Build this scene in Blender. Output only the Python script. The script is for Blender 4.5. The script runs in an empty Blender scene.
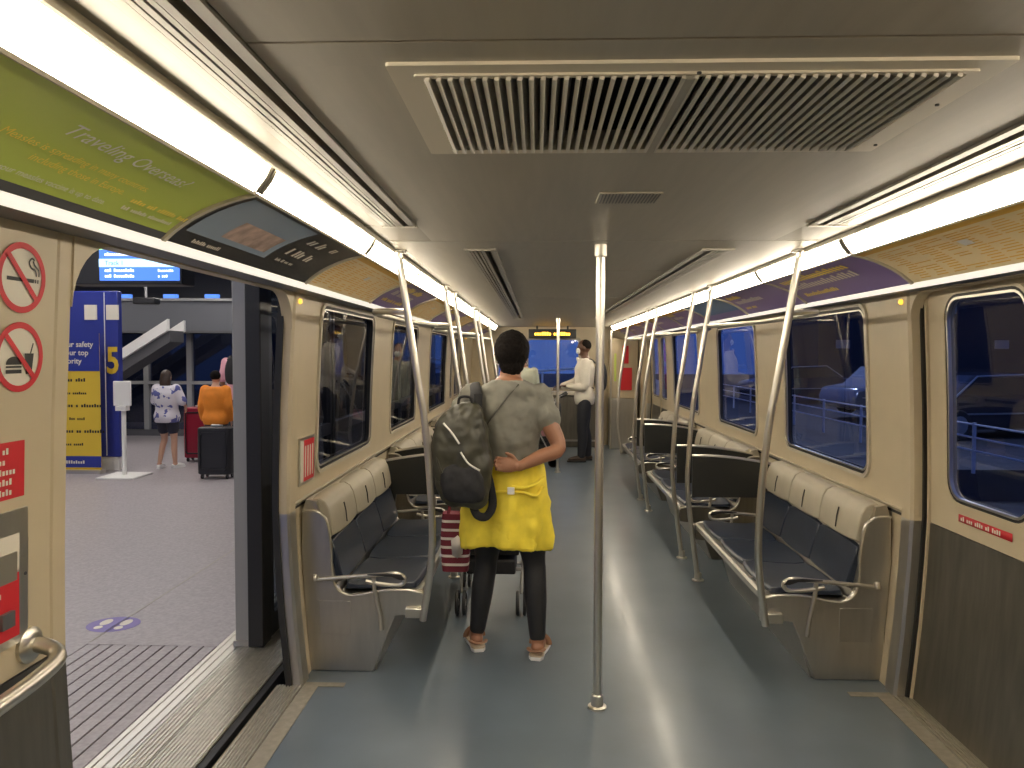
import bpy, bmesh, math, random
from mathutils import Vector, Matrix
from mathutils.geometry import tessellate_polygon
random.seed(7)
C = bpy.context.scene.collection
sc = bpy.context.scene
PI = math.pi

# ------------------------------------------------------------------ camera, world, exposure
F_PX, YAW, PITCH, ROLL, CAM_X, CAM_Z = 747.7, 0.0338, 0.0397, 0.0033, -0.278, 1.60
def camera():
    f = Vector((-math.sin(YAW)*math.cos(PITCH), math.cos(YAW)*math.cos(PITCH), -math.sin(PITCH)))
    r = Vector((math.cos(YAW), math.sin(YAW), 0)); u = r.cross(f)
    r2 = math.cos(ROLL)*r + math.sin(ROLL)*u; u2 = -math.sin(ROLL)*r + math.cos(ROLL)*u
    cd = bpy.data.cameras.new('camera'); cd.sensor_width = 36; cd.lens = F_PX/1024*36
    cd.clip_start = .02; cd.clip_end = 300
    o = bpy.data.objects.new('camera', cd); C.objects.link(o)
    m = Matrix((r2, u2, -f)).transposed().to_4x4(); m.translation = (CAM_X, 0, CAM_Z)
    o.matrix_world = m; sc.camera = o
camera()
sc.view_settings.view_transform = 'Standard'; sc.view_settings.look = 'None'
sc.view_settings.gamma = 1; sc.view_settings.use_curve_mapping = False
sc.view_settings.exposure = 1.45
w = bpy.data.worlds.new('world'); sc.world = w; w.use_nodes = True
w.node_tree.nodes['Background'].inputs[0].default_value = (.035, .07, .22, 1)
w.node_tree.nodes['Background'].inputs[1].default_value = .55
LENS_E, LEDGE_GLOW, PLAT_E = 11.0, .30, 6.5

# ------------------------------------------------------------------ materials
def mat(name, col, rough=.5, metal=0, emit=0, spec=None, noise=0, nscale=20, stretch=(1,1,1), bump=0, coat=0, ecol=None):
    m = bpy.data.materials.new(name); m.use_nodes = True
    nt = m.node_tree; b = nt.nodes['Principled BSDF']
    b.inputs['Base Color'].default_value = (*col, 1); b.inputs['Roughness'].default_value = rough
    b.inputs['Metallic'].default_value = metal
    if spec is not None: b.inputs['Specular IOR Level'].default_value = spec
    if coat: b.inputs['Coat Weight'].default_value = coat; b.inputs['Coat Roughness'].default_value = .15
    if emit:
        b.inputs['Emission Color'].default_value = (*(ecol or col), 1); b.inputs['Emission Strength'].default_value = emit
    if noise or bump:
        tc = nt.nodes.new('ShaderNodeTexCoord'); mp = nt.nodes.new('ShaderNodeMapping')
        mp.inputs['Scale'].default_value = stretch
        nz = nt.nodes.new('ShaderNodeTexNoise'); nz.inputs['Scale'].default_value = nscale; nz.inputs['Detail'].default_value = 5
        nt.links.new(tc.outputs['Object'], mp.inputs[0]); nt.links.new(mp.outputs[0], nz.inputs['Vector'])
        if noise:
            rp = nt.nodes.new('ShaderNodeValToRGB'); e = rp.color_ramp.elements
            e[0].position = .3; e[1].position = .7
            e[0].color = (*[c*(1-noise) for c in col], 1); e[1].color = (*[min(1, c*(1+noise)) for c in col], 1)
            nt.links.new(nz.outputs[0], rp.inputs[0]); nt.links.new(rp.outputs[0], b.inputs['Base Color'])
        if bump:
            bp = nt.nodes.new('ShaderNodeBump'); bp.inputs['Strength'].default_value = bump; bp.inputs['Distance'].default_value = .002
            nt.links.new(nz.outputs[0], bp.inputs['Height']); nt.links.new(bp.outputs[0], b.inputs['Normal'])
    return m
def glass_mat(name, tint, ior=1.5, refl=1.0):
    m = bpy.data.materials.new(name); m.use_nodes = True; nt = m.node_tree; nt.nodes.clear()
    o = nt.nodes.new('ShaderNodeOutputMaterial'); t = nt.nodes.new('ShaderNodeBsdfTransparent'); t.inputs[0].default_value = (*tint, 1)
    g = nt.nodes.new('ShaderNodeBsdfGlossy'); g.inputs['Roughness'].default_value = .01; g.inputs[0].default_value = (1, 1, 1, 1)
    lw = nt.nodes.new('ShaderNodeLayerWeight'); lw.inputs[0].default_value = .5; mx = nt.nodes.new('ShaderNodeMixShader')
    pw = nt.nodes.new('ShaderNodeMath'); pw.operation = 'POWER'; pw.inputs[1].default_value = 4.0; nt.links.new(lw.outputs['Facing'], pw.inputs[0])
    fr = nt.nodes.new('ShaderNodeMath'); fr.operation = 'MULTIPLY_ADD'; fr.inputs[1].default_value = refl; fr.inputs[2].default_value = ior; nt.links.new(pw.outputs[0], fr.inputs[0])
    nt.links.new(fr.outputs[0], mx.inputs[0]); nt.links.new(t.outputs[0], mx.inputs[1]); nt.links.new(g.outputs[0], mx.inputs[2]); nt.links.new(mx.outputs[0], o.inputs[0])
    return m
M = dict(
 cream=mat('cream_panel', (.56, .475, .33), .38, noise=.03, nscale=6),
 ceil=mat('ceiling_panel', (.36, .33, .27), .42, .25, noise=.05, nscale=8, stretch=(4, .3, 1)),
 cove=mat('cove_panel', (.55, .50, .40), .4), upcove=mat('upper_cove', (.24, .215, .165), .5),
 steel=mat('brushed_steel', (.52, .50, .46), .30, .9, noise=.06, nscale=30, stretch=(1, 1, .15)),
 wain=mat('dark_stainless', (.20, .185, .155), .38, .8, noise=.15, nscale=8, stretch=(3, 3, .4)),
 chrome=mat('satin_steel', (.66, .63, .56), .32, 1),
 grill=mat('vent_slat', (.36, .335, .28), .35, .6),
 slat=mat('grille_slat', (.55, .52, .45), .4, .3),
 ledge=mat('ledge_trim_glow', (.85, .82, .75), .35, emit=LEDGE_GLOW, ecol=(1, .93, .8)),  # no lamp: weak emission stands in for lens light reflected off the trim
 dark=mat('dark_recess', (.012, .012, .012), .6),
 rubber=mat('rubber_gasket', (.018, .018, .018), .5),
 navy=mat('navy_vinyl', (.022, .031, .052), .30, noise=.15, nscale=12, bump=.1),
 beige=mat('beige_vinyl', (.42, .38, .29), .42, noise=.06, nscale=9, bump=.1),
 divider=mat('divider_laminate', (.025, .026, .024), .3),
 lens=mat('light_lens', (1, .95, .85), .5, emit=LENS_E, ecol=(1, .88, .70)),
 floor=mat('blue_floor', (.105, .133, .160), .34, noise=.12, nscale=2.2, bump=.05, coat=.25),
 tape=mat('floor_tape', (.24, .215, .17), .6, noise=.15, nscale=30),
 alu=mat('ribbed_aluminium', (.60, .56, .48), .35, .8, noise=.1, nscale=30),
 plat=mat('terrazzo', (.34, .31, .325), .42, noise=.16, nscale=45),
 groove=mat('groove', (.04, .04, .04), .7),
 black=mat('black_plastic', (.02, .02, .021), .4),
 blackcloth=mat('black_fabric', (.014, .014, .016), .8, noise=.2, nscale=60),
 red=mat('red_sign', (.62, .02, .03), .45), white=mat('white_paint', (.8, .79, .76), .45),
 offwhite=mat('off_white_print', (.75, .70, .60), .5),
 ink=mat('black_print', (.02, .02, .02), .5),
 blue=mat('sign_blue', (.025, .04, .28), .4), yellow=mat('sign_yellow', (.72, .50, .045), .45),
 amber=mat('amber_lamp', (.75, .42, .03), .3, emit=.8, ecol=(1, .5, .05)),
 led=mat('amber_led', (1, .5, .05), .5, emit=3.0, ecol=(1, .50, .03)),
 green=mat('green_print', (.55, .66, .13), .4), purple=mat('purple_print', (.24, .17, .40), .35),
 tan=mat('tan_print', (.95, .78, .47), .4), gold=mat('gold_print', (.85, .50, .05), .4), adblack=mat('black_ad', (.03, .03, .033), .3),
 adblue=mat('blue_print', (.10, .20, .38), .4), adyellow=mat('yellow_text', (.98, .75, .12), .5), seablue=mat('sea_print', (.28, .36, .46), .4),
 rock=mat('rock_print', (.50, .36, .30), .5, noise=.4, nscale=14),
 skin_w=mat('brown_skin', (.29, .135, .075), .48, noise=.06, nscale=12),
 skin_l=mat('light_skin', (.55, .32, .22), .5), skin_d=mat('deep_skin', (.10, .045, .026), .45),
 hair=mat('black_hair', (.010, .008, .007), .95, spec=.12, noise=.4, nscale=80, bump=.9),
 hairb=mat('dark_brown_hair', (.035, .018, .010), .5, noise=.4, nscale=70, bump=.6),
 tee=mat('grey_cotton', (.20, .195, .165), .85, noise=.12, nscale=8, bump=.4),
 jacket=mat('yellow_cloth', (.83, .66, .05), .7, noise=.10, nscale=14, bump=.6),
 pants=mat('black_leggings', (.016, .016, .018), .6), olive=mat('olive_nylon', (.045, .043, .028), .42, noise=.3, nscale=10, bump=.5),
 piping=mat('pale_piping', (.75, .73, .66), .5), sandal=mat('tan_leather', (.30, .16, .09), .55), sole=mat('cork_sole', (.62, .50, .34), .7),
 burg=mat('burgundy_knit', (.17, .02, .035), .8), stripe=mat('white_knit', (.72, .66, .60), .8),
 shirt=mat('white_shirt', (.66, .62, .54), .7, noise=.05, nscale=9, bump=.3), trousers=mat('dark_trousers', (.022, .024, .032), .7),
 mask=mat('mask_cloth', (.75, .76, .74), .7), shoe=mat('brown_shoe', (.05, .03, .02), .4),
 floral=mat('floral', (.62, .60, .64), .8), orange=mat('orange_knit', (.80, .25, .02), .75, noise=.08, nscale=10),
 pink=mat('pink_cotton', (.70, .36, .42), .8), shorts=mat('dark_shorts', (.02, .02, .035), .8), paletop=mat('pale_green_top', (.42, .44, .36), .8),
 case_red=mat('red_suitcase', (.30, .01, .03), .4), case_blk=mat('black_suitcase', (.02, .02, .023), .5),
 grey=mat('grey_paint', (.32, .32, .32), .5), midgrey=mat('mid_grey', (.10, .10, .105), .45), wallgrey=mat('station_grey', (.13, .135, .15), .5),
 concrete=mat('road', (.06, .06, .07), .8, noise=.2, nscale=3), carpaint=mat('car_black', (.02, .02, .028), .15, coat=1),
 carw=mat('car_silver', (.35, .36, .40), .2, .6), lamp=mat('headlamp', (.9, .95, 1), .3, emit=.6, ecol=(.8, .9, 1)),
 screen=mat('screen_blue', (.02, .05, .2), .3, emit=.9, ecol=(.05, .14, .5)), screenw=mat('screen_text', (.8, .9, 1), .3, emit=1.1, ecol=(.75, .88, 1)),
 screenc=mat('screen_band', (.3, .6, .8), .3, emit=.9, ecol=(.35, .62, .8)), screeng=mat('screen_green', (.3, .7, .2), .3, emit=.8, ecol=(.35, .75, .15)),
 plens=mat('platform_lens', (1, 1, 1), .5, emit=PLAT_E, ecol=(1, .94, .88)),
 sticker=mat('purple_sticker', (.20, .16, .42), .5), rail=mat('rail_white', (.7, .7, .75), .4), brick=mat('building', (.05, .05, .06), .8),
 glass=glass_mat('window_glass', (.50, .55, .72), .05, .32), frontglass=glass_mat('windscreen_glass', (.8, .9, 1), .04, .4), darkglass=glass_mat('dark_glass', (.40, .43, .48), .06, .6),
)
def floral_mat():
    m = M['floral']; nt = m.node_tree; b = nt.nodes['Principled BSDF']
    tc = nt.nodes.new('ShaderNodeTexCoord'); nz = nt.nodes.new('ShaderNodeTexNoise'); nz.inputs['Scale'].default_value = 9
    rp = nt.nodes.new('ShaderNodeValToRGB'); rp.color_ramp.interpolation = 'CONSTANT'
    rp.color_ramp.elements[0].color = (.62, .60, .66, 1); rp.color_ramp.elements[1].position = .55; rp.color_ramp.elements[1].color = (.10, .11, .32, 1)
    nt.links.new(tc.outputs['Object'], nz.inputs['Vector']); nt.links.new(nz.outputs[0], rp.inputs[0]); nt.links.new(rp.outputs[0], b.inputs['Base Color'])
floral_mat()
def stripes_on(m, c1, c2, axis, scale, thr):
    nt = m.node_tree; b = nt.nodes['Principled BSDF']
    tc = nt.nodes.new('ShaderNodeTexCoord'); wv = nt.nodes.new('ShaderNodeTexWave'); wv.bands_direction = axis
    wv.inputs['Scale'].default_value = scale; rp = nt.nodes.new('ShaderNodeValToRGB'); rp.color_ramp.interpolation = 'CONSTANT'
    rp.color_ramp.elements[0].color = (*c1, 1); rp.color_ramp.elements[1].position = thr; rp.color_ramp.elements[1].color = (*c2, 1)
    nt.links.new(tc.outputs['Object'], wv.inputs['Vector']); nt.links.new(wv.outputs['Fac'], rp.inputs[0]); nt.links.new(rp.outputs[0], b.inputs['Base Color'])

# ------------------------------------------------------------------ mesh builder
OFF = {}
class MB:
    def __init__(s): s.v = []; s.f = []
    def add(s, vs, fs, fn=None):
        n = len(s.v); s.v += [tuple(fn(*p)) if fn else tuple(p) for p in vs]; s.f += [tuple(i+n for i in f) for f in fs]; return s
    def box(s, x0, x1, y0, y1, z0, z1, fn=None):
        return s.add([(x0,y0,z0),(x1,y0,z0),(x1,y1,z0),(x0,y1,z0),(x0,y0,z1),(x1,y0,z1),(x1,y1,z1),(x0,y1,z1)],
                     [(0,3,2,1),(4,5,6,7),(0,1,5,4),(1,2,6,5),(2,3,7,6),(3,0,4,7)], fn)
    def loft(s, rings, caps=True, closed=True, fn=None):
        n = len(rings[0]); vs = [p for r in rings for p in r]; fs = []
        for i in range(len(rings)-1):
            for j in range(n if closed else n-1):
                k = (j+1) % n; fs.append((i*n+j, i*n+k, (i+1)*n+k, (i+1)*n+j))
        if caps and closed: fs += [tuple(range(n-1, -1, -1)), tuple((len(rings)-1)*n+j for j in range(n))]
        return s.add(vs, fs, fn)
    def prism(s, poly, axis, a, b, fn=None):
        # poly: 2-D points in the two other axes (x,z for 'y'; y,z for 'x'; x,y for 'z')
        def P(p, t): return {'y': (p[0], t, p[1]), 'x': (t, p[0], p[1]), 'z': (p[0], p[1], t)}[axis]
        return s.loft([[P(p, a) for p in poly], [P(p, b) for p in poly]], fn=fn)
    def ring(s, outer, inner, axis, a, b, fn=None):
        def P(p, t): return {'y': (p[0], t, p[1]), 'x': (t, p[0], p[1]), 'z': (p[0], p[1], t)}[axis]
        n = len(outer); vs = [P(p, a) for p in outer]+[P(p, b) for p in outer]+[P(p, b) for p in inner]+[P(p, a) for p in inner]
        fs = []
        for k in range(4):
            for j in range(n):
                l = (j+1) % n; q = (k+1) % 4; fs.append((k*n+j, k*n+l, q*n+l, q*n+j))
        return s.add(vs, fs, fn)
    def tube(s, pts, r, seg=12, caps=True, sq=1.0, closed=False):
        pts = [Vector(p) for p in pts]; n = len(pts); rs = r if isinstance(r, (list, tuple)) else [r]*n
        rings = []; up = None
        for i, p in enumerate(pts):
            if closed: t = pts[(i+1) % n]-pts[i-1]
            else: t = pts[min(i+1, n-1)]-pts[max(i-1, 0)]
            t = t.normalized() if t.length > 1e-9 else Vector((0, 0, 1))
            if up is None: up = Vector((0, 0, 1)) if abs(t.z) < .9 else Vector((0, 1, 0))
            a = t.cross(up)
            if a.length < 1e-6: a = t.cross(Vector((1, 0, 0)))
            a.normalize(); b = a.cross(t).normalized(); up = b
            rings.append([tuple(p + a*rs[i]*math.cos(2*PI*k/seg) + b*rs[i]*sq*math.sin(2*PI*k/seg)) for k in range(seg)])
        if closed: rings.append(rings[0]); caps = False
        return s.loft(rings, caps)
    def limb(s, pts, rad, seg=14, sub=5, sq=1.0):
        P, Rr = smooth_path(pts, rad, sub)
        t0 = (P[0]-P[1]).normalized(); t1 = (P[-1]-P[-2]).normalized(); n = 4
        a = [(P[0]+t0*Rr[0]*math.sin(PI/2*k/n), Rr[0]*max(.04, math.cos(PI/2*k/n))) for k in range(n, 0, -1)]
        b = [(P[-1]+t1*Rr[-1]*math.sin(PI/2*k/n), Rr[-1]*max(.04, math.cos(PI/2*k/n))) for k in range(1, n+1)]
        allp = a+list(zip(P, Rr))+b
        return s.tube([p for p, _ in allp], [r for _, r in allp], seg, True, sq)
    def ell(s, c, r, seg=20, rings=14, fn=None, rot=None):
        rr = []
        for i in range(rings+1):
            th = PI*i/rings; th = min(max(th, .02), PI-.02); row = []
            for k in range(seg):
                ph = 2*PI*k/seg; v = Vector((r[0]*math.sin(th)*math.cos(ph), r[1]*math.sin(th)*math.sin(ph), r[2]*math.cos(th)))
                if rot: v = rot @ v
                row.append((c[0]+v.x, c[1]+v.y, c[2]+v.z))
            rr.append(row)
        return s.loft(rr, fn=fn)
    def lathe(s, prof, c, seg=24, axis='z'):
        rr = []
        for r, h in prof:
            row = []
            for k in range(seg):
                a = 2*PI*k/seg; x, y = r*math.cos(a), r*math.sin(a)
                row.append({'z': (c[0]+x, c[1]+y, c[2]+h), 'x': (c[0]+h, c[1]+x, c[2]+y), 'y': (c[0]+x, c[1]+h, c[2]+y)}[axis])
            rr.append(row)
        return s.loft(rr)
    def build(s, name, m, parent=None, bevel=0, smooth=True, mods=None, origin=None, **props):
        return mk(name, s.v, s.f, m, parent, bevel, smooth, mods, origin, **props)
def mk(name, v, f, m, parent=None, bevel=0, smooth=True, mods=None, origin=None, **props):
    off = OFF.get(parent.name, Vector()) if parent else None
    if off is None:
        if origin is not None: off = Vector(origin)
        elif v:
            xs, ys, zs = zip(*v); off = Vector(((min(xs)+max(xs))/2, (min(ys)+max(ys))/2, min(zs)))
        else: off = Vector()
    me = bpy.data.meshes.new(name); me.from_pydata([tuple(Vector(p)-off) for p in v], [], f)
    bm = bmesh.new(); bm.from_mesh(me); bmesh.ops.recalc_face_normals(bm, faces=bm.faces); bm.to_mesh(me); bm.free()
    me.materials.append(M[m] if isinstance(m, str) else m)
    if smooth:
        for p in me.polygons: p.use_smooth = True
        me.set_sharp_from_angle(angle=math.radians(38))
    o = bpy.data.objects.new(name, me); C.objects.link(o)
    if parent: o.parent = parent; OFF[o.name] = off
    else: o.location = off; OFF[o.name] = off
    if bevel:
        b = o.modifiers.new('bevel', 'BEVEL'); b.width = bevel; b.segments = 2; b.limit_method = 'ANGLE'; b.angle_limit = math.radians(40)
    for md in mods or []:
        if md[0] == 'remesh':
            r = o.modifiers.new('remesh', 'REMESH'); r.mode = 'VOXEL'; r.voxel_size = md[1]; r.use_smooth_shade = True
        if md[0] == 'smooth':
            r = o.modifiers.new('smooth', 'SMOOTH'); r.factor = .5; r.iterations = md[1]
        if md[0] == 'subsurf':
            r = o.modifiers.new('subsurf', 'SUBSURF'); r.levels = md[1]; r.render_levels = md[1]
        if md[0] == 'solidify':
            r = o.modifiers.new('solidify', 'SOLIDIFY'); r.thickness = md[1]; r.offset = 0
    for md in mods or []:
        if md[0] == 'displace':
            tx = bpy.data.textures.new('folds', 'CLOUDS'); tx.noise_scale = md[2]; tx.noise_depth = 2
            r = o.modifiers.new('folds', 'DISPLACE'); r.texture = tx; r.strength = md[1]; r.mid_level = .5; r.texture_coords = 'LOCAL'
    for k, x in props.items(): o[k] = x
    return o
def smooth_path(pts, rad=None, sub=6, closed=False):
    pts = [Vector(p) for p in pts]; n = len(pts); rad = rad if isinstance(rad, (list, tuple)) else [rad or 0]*n
    P = []; R = []
    rng = range(n if closed else n-1)
    for i in rng:
        if closed: p0, p1, p2, p3 = pts[i-1], pts[i], pts[(i+1) % n], pts[(i+2) % n]; r1, r2 = rad[i], rad[(i+1) % n]
        else: p0 = pts[max(i-1, 0)]; p1 = pts[i]; p2 = pts[i+1]; p3 = pts[min(i+2, n-1)]; r1, r2 = rad[i], rad[i+1]
        for k in range(sub):
            t = k/sub
            P.append(.5*((2*p1)+(p2-p0)*t+(2*p0-5*p1+4*p2-p3)*t*t+(3*p1-p0-3*p2+p3)*t**3)); tt = t*t*(3-2*t); R.append(r1+(r2-r1)*tt)
    if not closed: P.append(pts[-1]); R.append(rad[-1])
    return P, R
def thing(name, label, cat, loc=(0,0,0), rotz=0, group=None):
    o = bpy.data.objects.new(name, None); C.objects.link(o); o.empty_display_size = .1
    o.location = loc; o.rotation_euler = (0, 0, rotz); o['label'] = label; o['category'] = cat
    if group: o['group'] = group
    OFF[o.name] = Vector(loc) if not rotz else Vector(); return o
def tag(o, label, cat, group=None):
    o['label'] = label; o['category'] = cat
    if group: o['group'] = group
    return o
def copy_tree(o, parent=None):
    c = o.copy(); C.objects.link(c)
    if parent: c.parent = parent
    for ch in list(o.children): copy_tree(ch, c)
    return c
def rrect(a0, a1, b0, b1, r, n=6, side=6):
    rs = r if isinstance(r, (list, tuple)) else [r]*4    # order: a1b1, a0b1, a0b0, a1b0
    out = []
    cs = [(a1, b1, 0, -1, -1), (a0, b1, 1, 1, -1), (a0, b0, 2, 1, 1), (a1, b0, 3, -1, 1)]
    for (a, b, q, sa, sb), r_ in zip(cs, rs):
        for k in range(n+1):
            th = PI/2*(q+k/n); out.append((a+sa*r_+r_*math.cos(th), b+sb*r_+r_*math.sin(th)))
    res = []; m = len(out)
    for i in range(m):
        p, q = out[i], out[(i+1) % m]; res.append(p)
        if (i+1) % (n+1) == 0:
            for k in range(1, side): t = k/side; res.append((p[0]+(q[0]-p[0])*t, p[1]+(q[1]-p[1])*t))
    return res
def ci(z, t):
    if z <= t[0][0]: return t[0][1]
    for (z0, x0), (z1, x1) in zip(t, t[1:]):
        if z <= z1: return x0+(x1-x0)*(z-z0)/(z1-z0)
    return t[-1][1]
WX = [(-.2, 1.395), (0, 1.412), (.3, 1.442), (.6, 1.462), (.84, 1.472), (1.1, 1.468), (1.4, 1.458), (1.65, 1.445), (1.9, 1.43), (2.1, 1.41)]
def wx(z): return ci(z, WX)
def sheet(outer, holes=()):
    polys = [[Vector((p[0], p[1], 0)) for p in outer]]+[[Vector((p[0], p[1], 0)) for p in h] for h in holes]
    tris = tessellate_polygon(polys); vs = [v for p in polys for v in p]
    bm = bmesh.new(); bv = [bm.verts.new(v) for v in vs]
    for t in tris:
        try: bm.faces.new([bv[i] for i in t])
        except ValueError: pass
    for k in range(-1, 22):
        z = k*.1+.05
        bmesh.ops.bisect_plane(bm, geom=bm.verts[:]+bm.edges[:]+bm.faces[:], plane_co=(0, z, 0), plane_no=(0, 1, 0))
    bm.verts.index_update(); v = [tuple(q.co) for q in bm.verts]; f = [tuple(q.index for q in fc.verts) for fc in bm.faces]; bm.free()
    return v, f
def wall_sheet(name, m, s, outer, holes=(), off=0, parent=None, thick=.02, **props):
    # outline in (Y, Z), follows the curved side wall on side s
    v, f = sheet(outer, holes); n = len(v)
    vs = [(s*(wx(p[1])+off), p[0], p[1]) for p in v]+[(s*(wx(p[1])+off+thick), p[0], p[1]) for p in v]
    cnt = {}
    for q in f:
        for a, b in zip(q, q[1:]+q[:1]): cnt.setdefault(frozenset((a, b)), []).append((a, b))
    fs = [*f]+[tuple(i+n for i in reversed(q)) for q in f]+[(e[0][1], e[0][0], e[0][0]+n, e[0][1]+n) for e in cnt.values() if len(e) == 1]
    return mk(name, vs, fs, m, parent, 0, True, None, (0, 0, 0) if not parent else None, **props)
def wring(s, off0, off1): return lambda x, y, z: (s*(wx(z)+(off0 if x < .5 else off1)), y, z)
def text_mesh(txt, size, fn, align='LEFT', extr=0, bold=0):
    cu = bpy.data.curves.new('t', 'FONT'); cu.body = txt; cu.size = 1; cu.align_x = align; cu.offset = bold/size; cu.resolution_u = 3
    o = bpy.data.objects.new('t', cu); C.objects.link(o); bpy.context.view_layer.update()
    me = bpy.data.meshes.new_from_object(o.evaluated_get(bpy.context.evaluated_depsgraph_get()))
    v = [tuple(fn(p.co.x*size, p.co.y*size)) for p in me.vertices]; f = [tuple(p.vertices) for p in me.polygons]
    bpy.data.objects.remove(o); bpy.data.meshes.remove(me); bpy.data.curves.remove(cu)
    return v, f
READABLE = ('Traveling', 'Measles is', 'including', 'Be sure your', 'Your safety', 'is our top', 'priority', '5', 'Track 1')
def strokes(txt, size, fn, align):
    # print too small to read in the place: one short stroke per letter, gaps between words
    x = -.27*size*len(txt) if align == 'CENTER' else 0; v = []; f = []; r = random.Random(len(txt)*7+int(size*1e4))
    for ch in txt:
        if ch != ' ':
            h = size*r.choice((.5, .52, .7)); n = len(v); w_ = size*.36
            v += [tuple(fn(x, 0)), tuple(fn(x+w_, 0)), tuple(fn(x+w_, h)), tuple(fn(x, h))]; f.append((n, n+1, n+2, n+3))
        x += size*.54
    return v, f
def text(name, txt, size, fn, m, parent, align='LEFT', bold=0):
    if not txt: return None
    if not txt.startswith(READABLE):
        v, f = strokes(txt, size, fn, align); return mk('printed_line', v, f, m, parent, smooth=False, kind='stuff')
    v, f = text_mesh(txt, size, fn, align, bold=bold); return mk(name, v, f, m, parent, smooth=False)

# ------------------------------------------------------------------ car shell
Y0, Y1 = -1.6, 13.28
DA, DB = 1.83, 3.50          # first door opening
DC, DD = 10.12, 11.80        # second door opening
ST = dict(kind='structure')
b = MB().box(-1.40, 1.40, Y0, Y1, -.05, 0); b.build('floor', 'floor', **ST)
for k, (s, ya, yb) in enumerate([(1, Y0, DA), (1, DB, DC), (1, DD, Y1), (-1, Y0, DA), (-1, DB, DC), (-1, DD, Y1)]):
    MB().box(min(s*1.40, s*1.47), max(s*1.40, s*1.47), ya, yb, -.05, 0).build('floor', 'floor', **ST)
tn = [0]
def trim(mb, m, **k):
    tn[0] += 1; return mb.build('trim_%d' % tn[0], m, **ST, **k)
for s in (1, -1):
    for ya, yb in ((DA, DB), (DC, DD)):
        g = MB()
        prof = [(s*1.402, -.03), (s*1.402, .004)]
        for i in range(8):
            x = 1.404+i*.0145; prof += [(s*x, .008), (s*(x+.008), .008), (s*(x+.009), .002), (s*(x+.0135), .002)]
        prof += [(s*1.522, .008), (s*1.522, -.03)]
        g.prism(prof, 'y', ya, yb); trim(g, 'alu', smooth=False)
        t = MB(); w_ = 1.335
        t.box(min(s*1.325, s*1.40), max(s*1.325, s*1.40), ya-.02, yb-.0, .0, .0025)
        t.box(min(s*1.20, s*1.40), max(s*1.20, s*1.40), yb, yb+.045, .0, .0025); trim(t, 'tape')
# ceiling: flat middle, cove each side, slots cut as recesses
def ceil_strip(x0, x1, ya, yb, z=2.085, m='ceil', name='ceiling', th=.03):
    MB().box(x0, x1, ya, yb, z, z+th).build(name, m, **ST)
SEAMS = [Y0, 1.175, 3.225, 4.36, 6.4, 8.5, 10.6, Y1]
for a, b_ in zip(SEAMS, SEAMS[1:]):
    g = .004
    if a == 1.175: # hole for the air vent
        ceil_strip(-.735, .72, a+g, 1.27, m='ceil'); ceil_strip(-.735, -.52, 1.27, 1.79); ceil_strip(.49, .72, 1.27, 1.79); ceil_strip(-.735, .72, 1.79, b_-g)
    elif a == 3.225:
        ceil_strip(-.90, .90, a+g, 3.45)
        ceil_strip(-.47, .47, 3.45, b_-g)
    elif a > 4: ceil_strip(-.47, .47, a+g, b_-g)
    else: ceil_strip(-.735, .72, a+g, b_-g)
for s in (1, -1):
    for ya, yb in ((3.45, 10.0),):
        ceil_strip(min(s*.62, s*.90), max(s*.62, s*.90), ya, yb)
    ceil_strip(min(s*.47, s*.90), max(s*.47, s*.90), 10.0, Y1)
MB().box(-1.0, 1.0, Y0, Y1, 2.17, 2.2).build('ceiling', 'dark', **ST)
for s in (1, -1):
    # near sides: beige cove from the slot edge to the lens
    MB().prism([(s*.862, 2.085), (s*.955, 2.092), (s*.955, 2.12), (s*.862, 2.12)], 'y', Y0, 2.85).build('ceiling', 'upcove', **ST)
    MB().prism([(s*.72, 2.085), (s*.955, 2.088), (s*.955, 2.12), (s*.72, 2.12)], 'y', 2.85, 3.222).build('ceiling', 'upcove', **ST)
    MB().prism([(s*.90, 2.085), (s*.955, 2.088), (s*.955, 2.12), (s*.90, 2.12)], 'y', 3.225, Y1).build('ceiling', 'upcove', **ST)
# linear slots (air diffusers)
def slot(name, s, xa, xb, ya, yb, n, label):
    t = thing(name, label, 'air diffuser', (s*(xa+xb)/2, (ya+yb)/2, 2.085), group=None)
    g = MB(); w_ = (xb-xa)
    for q, wd in ((0, .009), (.10, .003), (.42, .008), (.56, .005), (.72, .006), (.86, .005), (1, .009)):
        c = s*(xa+q*w_); g.box(c-wd, c+wd, ya, yb, 2.079, 2.12)
    g.build('slat', 'grill', t, kind='stuff')
    f = MB(); f.box(min(s*(xa-.012), s*(xb+.012)), max(s*(xa-.012), s*(xb+.012)), yb-.012, yb+.012, 2.077, 2.12)
    f.box(min(s*(xa-.012), s*(xb+.012)), max(s*(xa-.012), s*(xb+.012)), ya-.012, ya+.012, 2.077, 2.12); f.build('end_cap', 'grill', t)
slot('linear_diffuser', -1, .748, .852, -.8, 2.83, 4, 'long slotted air diffuser in the ceiling above the open left door')
slot('linear_diffuser', 1, .735, .852, -.8, 2.83, 4, 'long slotted air diffuser in the ceiling above the closed right door')
slot('linear_diffuser', -1, .482, .606, 3.47, 9.98, 4, 'slotted air diffuser running down the ceiling on the left behind the big vent')
slot('linear_diffuser', 1, .482, .606, 3.47, 9.98, 4, 'slotted air diffuser running down the ceiling on the right behind the big vent')
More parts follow.
